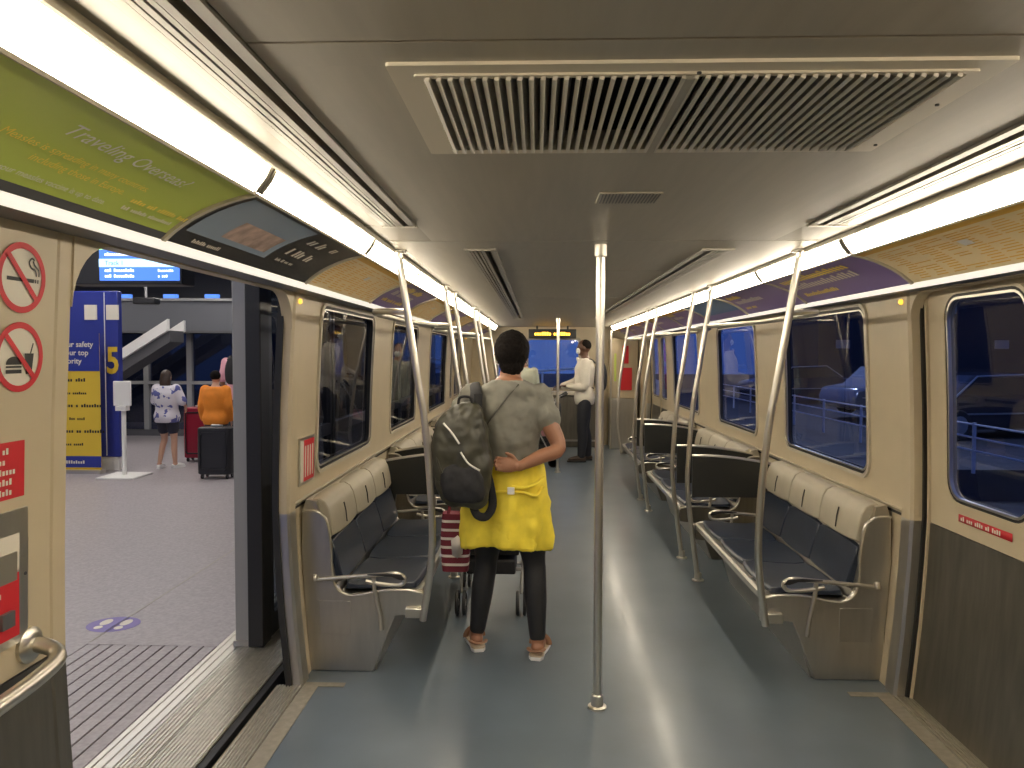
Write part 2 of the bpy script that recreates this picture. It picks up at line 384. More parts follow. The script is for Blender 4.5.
# big return-air grille
t = thing('air_vent', 'large rectangular metal air vent with slanted slats in the ceiling', 'air vent', (-.016, 1.53, 2.085))
f = MB(); f.ring(rrect(-.534, .502, 1.256, 1.805, .006, 2, 1), rrect(-.485, .453, 1.30, 1.765, .004, 2, 1), 'z', 2.079, 2.088)
f.ring(rrect(-.492, .460, 1.293, 1.772, .004, 2, 1), rrect(-.478, .446, 1.307, 1.758, .004, 2, 1), 'z', 2.075, 2.12); f.build('frame', 'cove', t, smooth=False)
nsl = 46
for i in range(nsl):
    x = -.468+i*(.90/(nsl-1)); MB().add([(x-.007,1.30,2.070),(x+.001,1.30,2.068),(x+.010,1.30,2.100),(x+.006,1.30,2.102),(x-.007,1.765,2.070),(x+.001,1.765,2.068),(x+.010,1.765,2.100),(x+.006,1.765,2.102)],
      [(0,1,2,3),(7,6,5,4),(0,4,5,1),(1,5,6,2),(2,6,7,3),(3,7,4,0)]).build('slat', 'slat', t, smooth=False)
MB().box(-.028, -.012, 1.30, 1.765, 2.068, 2.10).build('crossbar', 'grill', t)
for x, y in ((-.01, 1.278), (.47, 1.45), (.476, 1.72)): MB().lathe([(.004, 0), (.004, -.003)], (x, y, 2.072), 10).build('screw', 'dark', t)
t = thing('access_grille', 'small perforated grille in the ceiling just beyond the big vent', 'grille', (0, 2.335, 2.085))
MB().box(-.094, .094, 2.26, 2.41, 2.080, 2.086).build('plate', 'ceil', t)
for i in range(18): x = -.085+i*.01; MB().box(x, x+.004, 2.27, 2.40, 2.0785, 2.081).build('slit', 'midgrey', t)

# lens lights, adverts
adprof = []
for k in range(9):
    q = k/8; P0, P1, P2 = Vector((1.258, 1.897)), Vector((1.165, 1.985)), Vector((1.008, 2.014))
    p = P0*(1-q)**2+P1*2*q*(1-q)+P2*q*q; adprof.append((p.x, p.y))
def adpt(s, u, v, lift=.002):
    # v 0..1 up the cove
    k = min(max(v, 0), 1)*8; i = min(int(k), 7); t_ = k-i
    return (s*(adprof[i][0]+(adprof[i+1][0]-adprof[i][0])*t_-lift*.6), u, adprof[i][1]+(adprof[i+1][1]-adprof[i][1])*t_-lift)
ORD = ['nearest', 'second nearest', 'third', 'fourth', 'fifth', 'sixth', 'seventh', 'eighth', 'ninth', 'tenth', 'eleventh', 'farthest']
MODS = [(-1.65, -.49), (-.45, .71), (.75, 1.91)]+[(1.95+1.2*i, 3.11+1.2*i) for i in range(9)]
for s, side in ((-1, 'left'), (1, 'right')):
    for i, (a, b_) in enumerate(MODS):
        seen = i-2
        lab = f'long glowing ceiling light on the {side} side, {ORD[seen]} lit panel counted down the car' if seen >= 0 else f'long glowing ceiling light on the {side} side behind the viewer'
        t = thing('ceiling_light', lab, 'ceiling light', (s*1.0, (a+b_)/2, 2.02), group='ceiling lights')
        MB().prism([(s*.958, 2.087), (s*.976, 2.050), (s*1.004, 2.012), (s*1.03, 2.03), (s*.99, 2.10)], 'y', a+.012, b_-.012).build('diffuser', 'lens', t)
        for y in (a-.014, b_-.004): MB().prism([(s*.953, 2.090), (s*.972, 2.050), (s*1.000, 2.014), (s*1.03, 2.03), (s*.99, 2.10)], 'y', y, y+.018).build('end_cap', 'grill', t)
    MB().prism([(s*1.003, 2.013), (s*1.007, 2.007), (s*1.020, 2.012), (s*1.02, 2.02)], 'y', Y0, Y1).build('trim_%d' % (40+s), 'cove', **ST)
    MB().prism([(s*.942, 2.092), (s*.942, 2.072), (s*.949, 2.070), (s*.953, 2.092)], 'y', Y0, Y1).build('trim_%d' % (90+s), 'cove', **ST)
    # ledge strip with its painted-in glow, and soffit
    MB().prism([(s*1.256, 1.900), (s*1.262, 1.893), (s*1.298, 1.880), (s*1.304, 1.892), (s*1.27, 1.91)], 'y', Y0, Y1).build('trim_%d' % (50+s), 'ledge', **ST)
    MB().prism([(s*1.298, 1.880), (s*1.43, 1.890), (s*1.47, 1.895), (s*1.47, 1.93), (s*1.30, 1.91)], 'y', Y0, Y1).build('trim_%d' % (60+s), 'wallgrey', **ST)
    MB().prism([(s*.97, 2.12), (s*1.50, 2.12), (s*1.50, 1.93), (s*1.54, 1.93), (s*1.54, 2.2), (s*.97, 2.2)], 'y', Y0, Y1).build('ceiling', 'dark', **ST)

def advert(s, a, b_, m, label):
    t = thing('advert_panel', label, 'advert', (s*1.15, (a+b_)/2, 1.897), group=None)
    p = adprof+[(x+.012, z+.012) for x, z in reversed(adprof)]
    MB().prism([(s*x, z) for x, z in p], 'y', a, b_).build('backing', m, t)
    return t
def adtext(t, s, txt, y, v, size, m, align='LEFT', bold=0):
    L = .285
    fn = (lambda a, c: adpt(s, y+a*(1 if s < 0 else -1), v+c/L, .0055))
    return text('lettering', txt, size, fn, m, t, align, bold)
def adpatch(t, name, s, a, b_, v0, v1, m, lift=.0015):
    n = 6; vs = []; fs = []
    for i in range(n+1):
        v = v0+(v1-v0)*i/n; vs += [adpt(s, a, v, lift), adpt(s, b_, v, lift)]
    for i in range(n): fs.append((2*i, 2*i+1, 2*i+3, 2*i+2))
    return mk(name, vs, fs, m, t)
def seam(s, y):
    p = [(x-.006, z-.006) for x, z in adprof]+[(x+.014, z+.014) for x, z in reversed(adprof)]
    MB().prism([(s*x, z) for x, z in p], 'y', y-.009, y+.009).build('trim_%d' % (100+int(y*10)+(200 if s > 0 else 0)), 'cove', **ST)
for s in (-1, 1):
    for a, b_ in MODS[2:]: seam(s, b_+.02)
L_, R_ = -1, 1
A = advert(L_, .2, 1.92, 'green', 'green overhead advert about measles and travelling overseas above the open door')
adtext(A, L_, 'Traveling Overseas?', 1.28, .66, .054, 'white')
adtext(A, L_, 'Measles is spreading in many countries,', 1.20, .46, .029, 'adyellow')
adtext(A, L_, 'including those in Europe.', 1.31, .34, .029, 'adyellow')
adtext(A, L_, 'Be sure your measles vaccine is up to date.', 1.20, .18, .023, 'white')
adtext(A, L_, 'Visit our website today', 1.66, .30, .022, 'adyellow'); adtext(A, L_, 'for vaccine information', 1.66, .2, .018, 'offwhite')
adpatch(A, 'photo', L_, .5, .96, .42, .84, 'rock'); adpatch(A, 'bottom_band', L_, .2, 1.92, .0, .09, 'midgrey')
A = advert(L_, 1.94, 3.12, 'adblack', 'black overhead advert with a seaside picture and white lettering, left side')
adpatch(A, 'picture', L_, 1.98, 2.55, .20, .93, 'seablue'); adpatch(A, 'rock_image', L_, 2.16, 2.50, .28, .60, 'rock', .0022)
for k, (y, v, sz, tx) in enumerate([(2.62, .70, .06, 'xx xx'), (2.86, .74, .055, 'xx'), (2.62, .40, .06, 'x xxx xx'), (2.62, .24, .022, 'xxxx xx xxx xxx'), (2.05, .09, .022, 'xxxxxxx xxxxxxx')]): adtext(A, L_, tx, y, v, sz, 'offwhite')
def map_ad(s, a, b_, label, band=True):
    A = advert(s, a, b_, 'tan', label)
    if band: adpatch(A, 'top_band', s, a, b_, .86, 1.0, 'gold')
    random.seed(int(a*100)); g = MB()
    yy = a+.05
    for c in range(9):
        y = a+.04+c*(b_-a-.08)/9
        for r_ in range(15):
            v = .07+r_*.051
            if random.random() < .85:
                w_ = random.uniform(.06, .12); p = [adpt(s, y, v), adpt(s, y+w_, v), adpt(s, y+w_, v+.016), adpt(s, y, v+.016)]
                g.add(p, [(0, 1, 2, 3)])
    g.build('printed_lines', 'gold', A, kind='stuff', smooth=False)
    adpatch(A, 'page_mark', s, (a+b_)/2-.03, (a+b_)/2+.03, .5, .62, 'white', .003)
    return A
def purple_ad(s, a, b_, label, lines):
    A = advert(s, a, b_, 'purple', label)
    for i, tx in enumerate(lines): adtext(A, s, tx, (a+.12 if s < 0 else b_-.12)+(0), .70-i*.25, .075 if i < 2 else .045, 'adyellow' if i % 2 == 0 else 'offwhite', bold=.0015)
    return A
map_ad(L_, 3.14, 4.32, 'tan overhead advert printed like a map, left side beyond the black advert')
purple_ad(L_, 4.34, 5.50, 'purple overhead advert on the left between two tan ones', ['xxxxxxxx xxxxxx', 'xxx xxxxxxx xxxx', 'xxxxx xxxxxx xx xxxxxxxxx'])
map_ad(L_, 5.54, 6.70, 'tan overhead advert on the left behind the purple one')
for i, (a, b_) in enumerate(MODS[7:]):
    if i % 2 == 0: purple_ad(L_, a-.01, b_+.01, f'small distant purple overhead advert on the left, {ORD[i+5]} along that side', ['xxxxxxxx xxxx', 'xxx xxxxxx', ''])
    else: map_ad(L_, a-.01, b_+.01, f'small distant orange overhead advert on the left, {ORD[i+5]} along that side')
advert(R_, .2, 1.92, 'tan', 'tan overhead advert at the right edge above the closed door, mostly cut off')
map_ad(R_, 1.94, 3.12, 'tan overhead directory advert with an orange top band above the right door')
purple_ad(R_, 3.14, 4.32, 'purple overhead advert with pale and yellow lines above the first right window', ['xxxxxxxxxxxxxxxxxxxxx', 'xxxxxxxxxxxxxxxxxxxx', 'xxxxxxxxxxxxxxxxxx'])
purple_ad(R_, 4.34, 5.50, 'purple overhead advert with an orange band, second purple one on the right', ['xxxxxxx', 'xxxxxxxxxxxxxx', 'xxxxx xxxx'])
adpatch(bpy.data.objects['advert_panel'], 'x', 1, 0, .01, 0, .01, 'tan') if False else None
A = advert(R_, 5.54, 6.70, 'adblue', 'blue overhead advert on the right beyond the two purple ones')
adpatch(A, 'lower_band', R_, 5.54, 6.70, 0, .25, 'purple')
for i, (a, b_) in enumerate(MODS[7:]):
    A = purple_ad(R_, a-.01, b_+.01, f'small distant lilac overhead advert on the right, {ORD[i+5]} along that side', ['xxxxxxxx', 'xxxxxxxxxxx', ''])
    adpatch(A, 'top_band', R_, a-.01, b_+.01, .84, 1.0, 'gold')

# side walls with window holes
WIN = [(3.98, 5.26), (5.98, 7.20), (8.10, 9.55)]
WZ0, WZ1 = .975, 1.852
for s, nm in ((-1, 'left'), (1, 'right')):
    holes = [rrect(a, b_, WZ0, WZ1, .075) for a, b_ in WIN]
    wall_sheet(f'wall_{nm}', 'cream', s, [(DB+.02, .0), (DC-.02, .0), (DC-.02, 1.93), (DB+.02, 1.93)], holes, **ST)
    wall_sheet(f'wall_{nm}', 'cream', s, [(Y0, .86), (DA-.06, .86), (DA-.06, 1.93), (Y0, 1.93)], **ST)
    wall_sheet(f'wall_{nm}', 'wain', s, [(Y0, .0), (DA-.06, .0), (DA-.06, .855), (Y0, .855)], **ST)
    wall_sheet(f'wall_{nm}', 'cream', s, [(DD+.02, .0), (Y1, .0), (Y1, 1.93), (DD+.02, 1.93)], **ST)
    # waist trim rail along the windows
    g = MB(); zz = .848
    g.prism([(s*(wx(zz)+.002), zz), (s*(wx(zz)-.014), zz+.004), (s*(wx(zz)-.014), zz+.016), (s*(wx(zz)+.002), zz+.02)], 'y', DB+.1, DC-.1); g.build('trim_%d' % (70+s), 'chrome', **ST)
    g = MB(); g.prism([(s*(wx(zz)+.002), zz-.012), (s*(wx(zz)-.008), zz-.012), (s*(wx(zz)-.008), zz+.004), (s*(wx(zz)+.002), zz+.004)], 'y', DB+.1, DC-.1); g.build('trim_%d' % (80+s), 'rubber', **ST)
    for i, (a, b_) in enumerate(WIN):
        n_ = i+1+(3 if s > 0 else 0)
        wn = bpy.data.objects.new(f'window_{n_}', None); C.objects.link(wn); wn.location = (s*1.45, (a+b_)/2, WZ0); wn['kind'] = 'structure'; OFF[wn.name] = wn.location.copy()
        g = MB(); o_, m_, i_ = rrect(a-.028, b_+.028, WZ0-.028, WZ1+.028, .095), rrect(a-.008, b_+.008, WZ0-.008, WZ1+.008, .08), rrect(a+.012, b_-.012, WZ0+.012, WZ1-.012, .065)
        g.ring(o_, m_, 'x', 0, 1, wring(s, -.012, .004)); g.build('frame', 'cove', wn)
        g = MB(); g.ring(m_, i_, 'x', 0, 1, wring(s, -.004, .03)); g.build('gasket', 'rubber', wn)
        m2, i2 = rrect(a+.008, b_-.008, WZ0+.008, WZ1-.008, .066), rrect(a+.016, b_-.016, WZ0+.016, WZ1-.016, .06)
        g = MB(); g.ring(m2, i2, 'x', 0, 1, wring(s, -.006, .0)); g.build('bead', 'chrome', wn)
        v, f = sheet(rrect(a, b_, WZ0, WZ1, .075)); mk('pane', [(s*(wx(p[1])+.022), p[0], p[1]) for p in v], f, 'glass', wn)
# door surrounds
def door_frame(s, ya, yb, n_):
    d = bpy.data.objects.new(f'door_{n_}', None); C.objects.link(d); d.location = (s*1.45, (ya+yb)/2, 0); d['kind'] = 'structure'; OFF[d.name] = d.location.copy()
    def post(y0, y1, m, z0, z1, nm):
        g = MB(); rr = []
        for k in range(12):
            z = z0+(z1-z0)*k/11; x0, x1 = wx(z)-(.014 if y0 >= yb else 0), wx(z)+.06
            rr.append([(s*x0, y0+.012, z), (s*x0, y1-(.012 if y0 >= yb else 0), z), (s*(x0+.012), y1, z), (s*x1, y1, z), (s*x1, y0, z), (s*(x0+.012), y0, z)])
        g.loft(rr).build(nm, m, d)
    post(yb, yb+.105, 'cream', .835, 1.90, 'upper_post'); post(yb, yb+.105, 'steel', 0, .835, 'lower_post')
    post(ya-.06, ya, 'cream', .835, 1.90, 'upper_post'); post(ya-.06, ya, 'wain', 0, .835, 'lower_post')
    for y in (ya, yb):   # rubber seals
        g = MB(); rr = []; e = .006 if y == ya else -.012
        for k in range(12):
            z = 1.88*k/11; x0 = wx(z)+(.035 if y == yb else .02); rr.append([(s*x0, y-abs(e)/2+e/2, z), (s*x0, y+abs(e)/2+e/2, z), (s*(x0+.03), y+abs(e)/2+e/2, z), (s*(x0+.03), y-abs(e)/2+e/2, z)])
        g.loft(rr).build('seal', 'rubber', d)
    # header with rounded corners
    R0 = .17 if s < 0 else .12; out = [(ya, 1.93), (ya, 1.885-R0)]
    for k in range(1, 9): th = PI-PI/2*k/8; out.append((ya+R0+R0*math.cos(th), 1.885-R0+R0*math.sin(th)))
    for k in range(0, 9): th = PI/2-PI/2*k/8; out.append((yb-R0+R0*math.cos(th), 1.885-R0+R0*math.sin(th)))
    out.append((yb, 1.93)); wall_sheet('header', 'cream' , s, out, off=-.005, parent=d, thick=.05)
    g = MB(); g.lathe([(.0, -.014), (.010, -.012), (.013, -.004), (.013, 0)], (0, 0, 0), 14, 'x')
    c = (s*(wx(1.845)-.014), yb+.06, 1.85); g2 = MB(); g2.add([(c[0]+(p[0] if s > 0 else -p[0]), c[1]+p[1], c[2]+p[2]) for p in g.v], g.f); g2.build('signal_lamp', 'amber', d)
    return d
def leaf(s, y0, y1, d, gy0, gy1, off=.06):
    hole = rrect(gy0, gy1, .985, 1.845, .085)
    wall_sheet('leaf', 'cream', s, [(y0, .835), (y1, .835), (y1, 1.93), (y0, 1.93)], [hole], off=off, parent=d, thick=.03)
    wall_sheet('kick_panel', 'wain', s, [(y0, .01), (y1, .01), (y1, .832), (y0, .832)], [], off=off-.002, parent=d, thick=.03)
    w1 = lambda a, c: (lambda x, y, z: (s*(wx(z)+off+(a if x < .5 else c)), y, z))
    g = MB(); g.ring(rrect(gy0-.03, gy1+.03, .955, 1.875, .11), rrect(gy0-.016, gy1+.016, .969, 1.861, .10), 'x', 0, 1, w1(-.006, .002)); g.build('window_rim', 'cream', d)
    g = MB(); g.ring(rrect(gy0-.016, gy1+.016, .969, 1.861, .10), rrect(gy0-.004, gy1+.004, .981, 1.849, .09), 'x', 0, 1, w1(-.003, .01)); g.build('gasket', 'rubber', d)
    g = MB(); g.ring(rrect(gy0-.004, gy1+.004, .981, 1.849, .09), rrect(gy0+.006, gy1-.006, .991, 1.839, .08), 'x', 0, 1, w1(-.005, .01)); g.build('bead', 'chrome', d)
    v, f = sheet(hole); mk('pane', [(s*(wx(p[1])+off+.015), p[0], p[1]) for p in v], f, 'glass', d)
    g = MB(); rr = []
    for k in range(12): z = .01+1.86*k/11; x0 = wx(z)+off-.012; rr.append([(s*x0, y1-.03, z), (s*x0, y1-.018, z), (s*(x0+.012), y1-.018, z), (s*(x0+.012), y1-.03, z)])
    g.loft(rr).build('edge_trim', 'cream', d)
d1 = door_frame(-1, DA, DB, 1); d2 = door_frame(1, DA, DB, 2); d3 = door_frame(-1, DC, DD, 3); d4 = door_frame(1, DC, DD, 4)
leaf(1, 2.672, DB, d2, 2.78, 3.315); leaf(1, DA, 2.660, d2, 2.03, 2.55)
ym = (DC+DD)/2
for s, d in ((1, d4), (-1, d3)): leaf(s, ym+.005, DD, d, ym+.13, DD-.16); leaf(s, DC, ym-.005, d, DC+.16, ym-.13)
# red notice strip on right door
t = thing('warning_strip', 'narrow red warning strip with white lettering under the right door window', 'sign', (1.50, 3.05, .9))
q = lambda y, z, l=.005: (wx(z)+.06-l, y, z)
MB().add([q(3.235, .893), q(2.875, .893), q(2.875, .925), q(3.235, .925)], [(0, 1, 2, 3)]).build('plate', 'red', t, mods=[('solidify', .002)])
text('lettering', 'xx xxx xxxx xx xxxx', .027, lambda a, c: q(3.215-a, .900+c, .008), 'offwhite', t)

# end walls
g = MB(); v, f = sheet([(-1.5, 0), (1.5, 0), (1.5, 2.12), (-1.5, 2.12)], [rrect(-.98, -.50, 1.0, 1.87, .05), rrect(-.45, .46, 1.0, 1.87, .05)])
mk('wall_front', [(p[0], Y1, p[1]) for p in v]+[(p[0], Y1+.05, p[1]) for p in v], f+[tuple(i+len(v) for i in q_) for q_ in f], 'cream', **ST)
MB().box(-1.5, 1.5, Y0-.05, Y0, 0, 2.12).build('wall_back', 'cream', **ST)
for i, (a, b_) in enumerate([(-.98, -.50), (-.45, .46)]):
    wn = bpy.data.objects.new(f'window_{7+i}', None); C.objects.link(wn); wn.location = ((a+b_)/2, Y1, 1); wn['kind'] = 'structure'; OFF[wn.name] = wn.location.copy()
    MB().ring(rrect(a-.03, b_+.03, .97, 1.90, .06), rrect(a+.012, b_-.012, 1.012, 1.858, .045), 'y', Y1-.02, Y1+.05).build('frame', 'grill', wn)
    v, f = sheet(rrect(a, b_, 1.0, 1.87, .05)); mk('pane', [(p[0], Y1+.03, p[1]) for p in v], f, 'frontglass', wn)
t = thing('driver_console', 'dark metal console box under the front window', 'console', (0, 13.0, 0))
MB().prism([(-.95, 0), (.80, 0), (.80, .90), (-.95, .90)], 'y', 12.9, Y1-.005).build('cabinet', 'wain', t, bevel=.02)
MB().prism([(-.97, .90), (.82, .90), (.82, .955), (-.97, .955)], 'y', 12.86, Y1-.025).build('top', 'cove', t, bevel=.01)
MB().box(-.9, .75, 12.885, 12.9, .10, .13).build('kick_rail', 'steel', t)
t = thing('equipment_cabinet', 'pale equipment cabinet with steel lower half in the far right corner', 'cabinet', (1.22, 13.0, 0))
MB().box(.98, 1.42, 12.7, Y1-.005, .86, 1.87).build('upper_door', 'cream', t, bevel=.01)
MB().box(.98, 1.42, 12.7, Y1-.005, 0, .855).build('lower_door', 'steel', t, bevel=.01)
MB().box(.955, .98, 12.68, 12.75, 0, 2.0).build('corner_post', 'chrome', t)
MB().box(1.12, 1.32, 12.685, 12.7, 1.0, 1.38).build('extinguisher_sign', 'red', t); MB().box(1.16, 1.26, 12.685, 12.7, 1.45, 1.75).build('red_notice', 'red', t)
MB().box(1.02, 1.055, 12.68, 12.7, 1.15, 1.62).build('green_handle', 'green', t)
t = thing('destination_sign', 'hanging black sign with amber dot lettering above the front window', 'sign', (-.02, 12.8, 1.89))
MB().box(-.43, .38, 12.72, 12.82, 1.87, 2.03).build('housing', 'black', t, bevel=.01)
MB().box(-.30, -.27, 12.75, 12.78, 2.03, 2.085).build('hanger', 'black', t); MB().box(.22, .25, 12.75, 12.78, 2.03, 2.085).build('hanger', 'black', t)
text('lettering', 'xxxxxxx xxxxxxx', .075, lambda a, c: (-.02+a, 12.715, 1.925+c), 'led', t, 'CENTER', .004)

# ------------------------------------------------------------------ grab poles
def pole(top, mid, foot, label, flange=True):
    t = thing('grab_pole', label, 'pole', (foot[0], foot[1], foot[2]), group='grab poles')
    pts = [foot]+mid+[top]; P, _ = smooth_path(pts, None, 8)
    MB().tube(P, .0175, 16).build('tube', 'chrome', t)
    MB().lathe([(.04, 0), (.04, -.006), (.024, -.010), (.022, -.035)], (top[0], top[1], 2.084), 18).build('ceiling_socket', 'chrome', t)
    if flange: MB().lathe([(.042, 0), (.042, .008), (.026, .012), (.024, .055), (.018, .06)], (foot[0], foot[1], 0), 18).build('floor_flange', 'chrome', t)
    return t
def cpole(y, label):
    t = thing('grab_pole', label, 'pole', (0, y, 0), group='grab poles')
    MB().tube([(0, y, 0), (0, y, 1), (0, y, 2.084)], .019, 20).build('tube', 'chrome', t)
    MB().lathe([(.042, 0), (.042, .010), (.028, .014), (.026, .06), (.020, .065)], (0, y, 0), 20).build('floor_flange', 'chrome', t)
    MB().lathe([(.027, 0), (.027, -.05), (.021, -.055)], (0, y, 2.085), 20).build('ceiling_socket', 'chrome', t)
cpole(3.34, 'nearest straight steel pole in the middle of the aisle'); cpole(10.1, 'far straight steel pole in the aisle in front of the lit sign')
BOW = [(.285, .842), (.60, .790), (.90, .790), (1.25, .815), (1.5, .853), (1.75, .888), (2.085, .936)]
PY = [(3.52, 3.63, 0), (5.26, 5.29, 1), (5.86, 5.88, 1), (7.62, 7.66, 1), (8.22, 8.24, 1), (9.98, 9.9, 0)]
PN = ['nearest curved pole', 'second curved pole', 'third curved pole', 'fourth curved pole', 'fifth curved pole', 'sixth and farthest curved pole']
for s, sd in ((-1, 'left'), (1, 'right')):
    for i, (yt, yf, fl) in enumerate(PY):
        foot = (s*.868, yf, .0) if fl else (s*.838, yf, .285)
        mids = [(s*x, yf+(yt-yf)*z/2.085, z) for z, x in (BOW[1:-1] if True else BOW)]
        pole((s*.936, yt, 2.085), mids, foot, f'{PN[i]} on the {sd} side' + (', its foot fixed to the bench corner' if not fl else ', standing beside a bench divider'), bool(fl))
    for i, (a, b_) in enumerate([(3.55, 5.26), (5.86, 7.64), (8.22, 9.97)]):
        z = 1.80; xp_ = ci(z, BOW)
        P, _ = smooth_path([(s*xp_, a, z), (s*(xp_+.10), a+.05, z+.005), (s*(xp_+.20), a+.2, z+.01), (s*(xp_+.23), a+.5, z+.01), (s*(xp_+.23), b_-.5, z+.01), (s*(xp_+.20), b_-.2, z+.01), (s*(xp_+.10), b_-.05, z+.005), (s*xp_, b_, z)], None, 8)
        o = MB().tube(P, .0155, 12).build('grab_rail', 'chrome')
        tag(o, f'curved overhead grab rail joining two poles above the {["first", "second", "third"][i]} {sd} bench', 'grab rail', 'overhead grab rails')

# ------------------------------------------------------------------ benches
def rotprof(pts, s): return [(s*x, z) for x, z in pts]
def bench(s, ya, yb, near, far, label):
    t = thing('bench', label, 'bench', (s*1.2, (ya+yb)/2, 0), group='longitudinal benches')
    n = 3; w_ = (yb-ya-.06)/n
    shell = [(.846, .372), (.842, .405), (.852, .418), (.90, .412), (1.22, .388), (1.265, .40), (1.30, .47), (1.345, .70), (1.39, .855), (1.44, .865), (1.455, .82), (1.40, .62), (1.35, .40), (1.24, .345), (.90, .352)]
    MB().prism(rotprof(shell, s), 'y', ya+.006, yb-.006).build('seat_shell', 'chrome', t)
    base = [(1.085, 0), (1.40, 0), (1.44, .4), (1.20, .37), (.93, .36), (1.0, .28)]
    MB().prism(rotprof(base, s), 'y', ya+.01, yb-.01).build('base', 'steel', t)
    for k in range(n):
        a = ya+.03+k*w_+.006; b_ = a+w_-.012
        def pad(pr, m, nm, bev, a=a, b_=b_):
            g = MB(); rows = 7; rr = []
            for j in range(rows):
                y = a+(b_-a)*j/(rows-1); e = math.sin(PI*j/(rows-1))**.5
                cx_ = sum(p[0] for p in pr)/len(pr); cz_ = sum(p[1] for p in pr)/len(pr)
                kf = .90+.10*e; rr.append([(s*(cx_+(p[0]-cx_)*kf), y, cz_+(p[1]-cz_)*kf) for p in pr])
            return g.loft(rr).build(nm, m, t, bevel=bev)
        st = pad([(.872, .41), (.868, .430), (.88, .442), (.95, .440), (1.08, .428), (1.20, .424), (1.262, .432), (1.27, .40)], 'navy', 'seat', .005)
        pad([(1.268, .435), (1.255, .445), (1.285, .56), (1.318, .66), (1.345, .662), (1.36, .65), (1.30, .43)], 'navy', 'backrest', .005)
        h = pad([(1.318, .662), (1.303, .672), (1.312, .745), (1.328, .815), (1.350, .855), (1.385, .874), (1.425, .870), (1.438, .84), (1.40, .66)], 'beige', 'headrest', .006)
        ym_ = (a+b_)/2; MB().tube([(s*1.3035, ym_, .695), (s*1.3095, ym_, .755), (s*1.320, ym_, .80)], .0035, 6).build('zip', 'ink', h)
    out = [(.846, .298), (.838, .33), (.838, .392), (.852, .405), (.93, .418), (1.05, .415), (1.14, .395), (1.20, .387), (1.25, .397), (1.29, .44), (1.305, .52), (1.305, .60), (1.318, .72), (1.335, .775), (1.37, .805), (1.41, .812), (1.452, .812), (1.458, .6), (1.44, .3), (1.42, .0), (1.095, 0), (1.02, .20), (.985, .285)]
    for y, kind, sg in ((ya, near, -1), (yb, far, 1)):
        y0, y1 = (y-.02, y+.012) if sg < 0 else (y-.012, y+.02)
        ep = MB().prism(rotprof(out, s), 'y', y0, y1).build('end_panel', 'steel' if kind == 'panel' else 'wain', t, bevel=.006)
        tr = [(s*x, (y0 if sg < 0 else y1), z) for x, z in out[2:17]]
        MB().tube(smooth_path(tr, None, 2)[0], .0065, 8).build('edge_rim', 'chrome', ep)
        if kind == 'panel': MB().box(min(s*1.21, s*1.37), max(s*1.21, s*1.37), y0-.003, y0+.001, .19, .36).build('access_cover', 'steel', ep, bevel=.002)
        yy = y+(-.035 if sg < 0 else .035)*(1 if kind == 'panel' else -1)
        P, _ = smooth_path([(s*1.385, yy, .470), (s*1.25, yy, .482), (s*1.05, yy, .500), (s*.98, yy, .506), (s*.943, yy, .494), (s*.933, yy, .474), (s*.948, yy, .452), (s*.99, yy, .446), (s*1.08, yy, .455), (s*1.13, yy, .466)], None, 6)
        ar = MB().tube(P, .0105, 10).build('armrest', 'chrome', t)
        MB().prism([(s*.93, .478), (s*.95, .505), (s*1.02, .510), (s*1.12, .503), (s*1.12, .498), (s*1.0, .492), (s*.96, .478)], 'y', min(yy, yy)-.012, yy+.012).build('arm_pad', 'black', ar, bevel=.003)
        MB().tube([(s*1.09, yy, .485), (s*1.085, yy, .42), (s*1.06, yy, .30), (s*1.05, yy, .22)], .011, 10).build('arm_bracket', 'chrome', ar)
        MB().lathe([(.016, 0), (.016, .02), (.011, .03)], (s*1.385, yy, .465), 12).build('ferrule', 'chrome', ar)
        if kind == 'panel':
            MB().box(min(s*.83, s*.93), max(s*.83, s*.93), y-.05 if sg < 0 else y-.012, y+.012 if sg < 0 else y+.05, .285, .335).build('pole_bracket', 'chrome', t, bevel=.005)
        else:
            top = [(.815, .885), (.95, .884), (1.10, .873), (1.25, .852), (1.40, .825)]
            MB().prism(rotprof(top+[(1.43, .40), (1.30, .44), (1.28, .60), (.815, .60)], s), 'y', y-.012, y+.012).build('divider', 'divider', t)
            MB().tube([(s*x, y, z+.004) for x, z in smooth2(top)], .013, 10).build('divider_rail', 'chrome', t)
    return t
def smooth2(pts): return [(p.x, p.z) for p in smooth_path([(x, 0, z) for x, z in pts], None, 4)[0]]
for s, sd in ((-1, 'left'), (1, 'right')):
    bench(s, 3.70, 5.28, 'panel', 'divider', f'nearest three-seat bench on the {sd} wall with navy seats and beige headrests')
    bench(s, 5.86, 7.62, 'divider', 'divider', f'middle navy and beige bench on the {sd} wall behind the first divider')
    bench(s, 8.22, 9.88, 'divider', 'panel', f'farthest navy and beige bench on the {sd} wall before the far door')
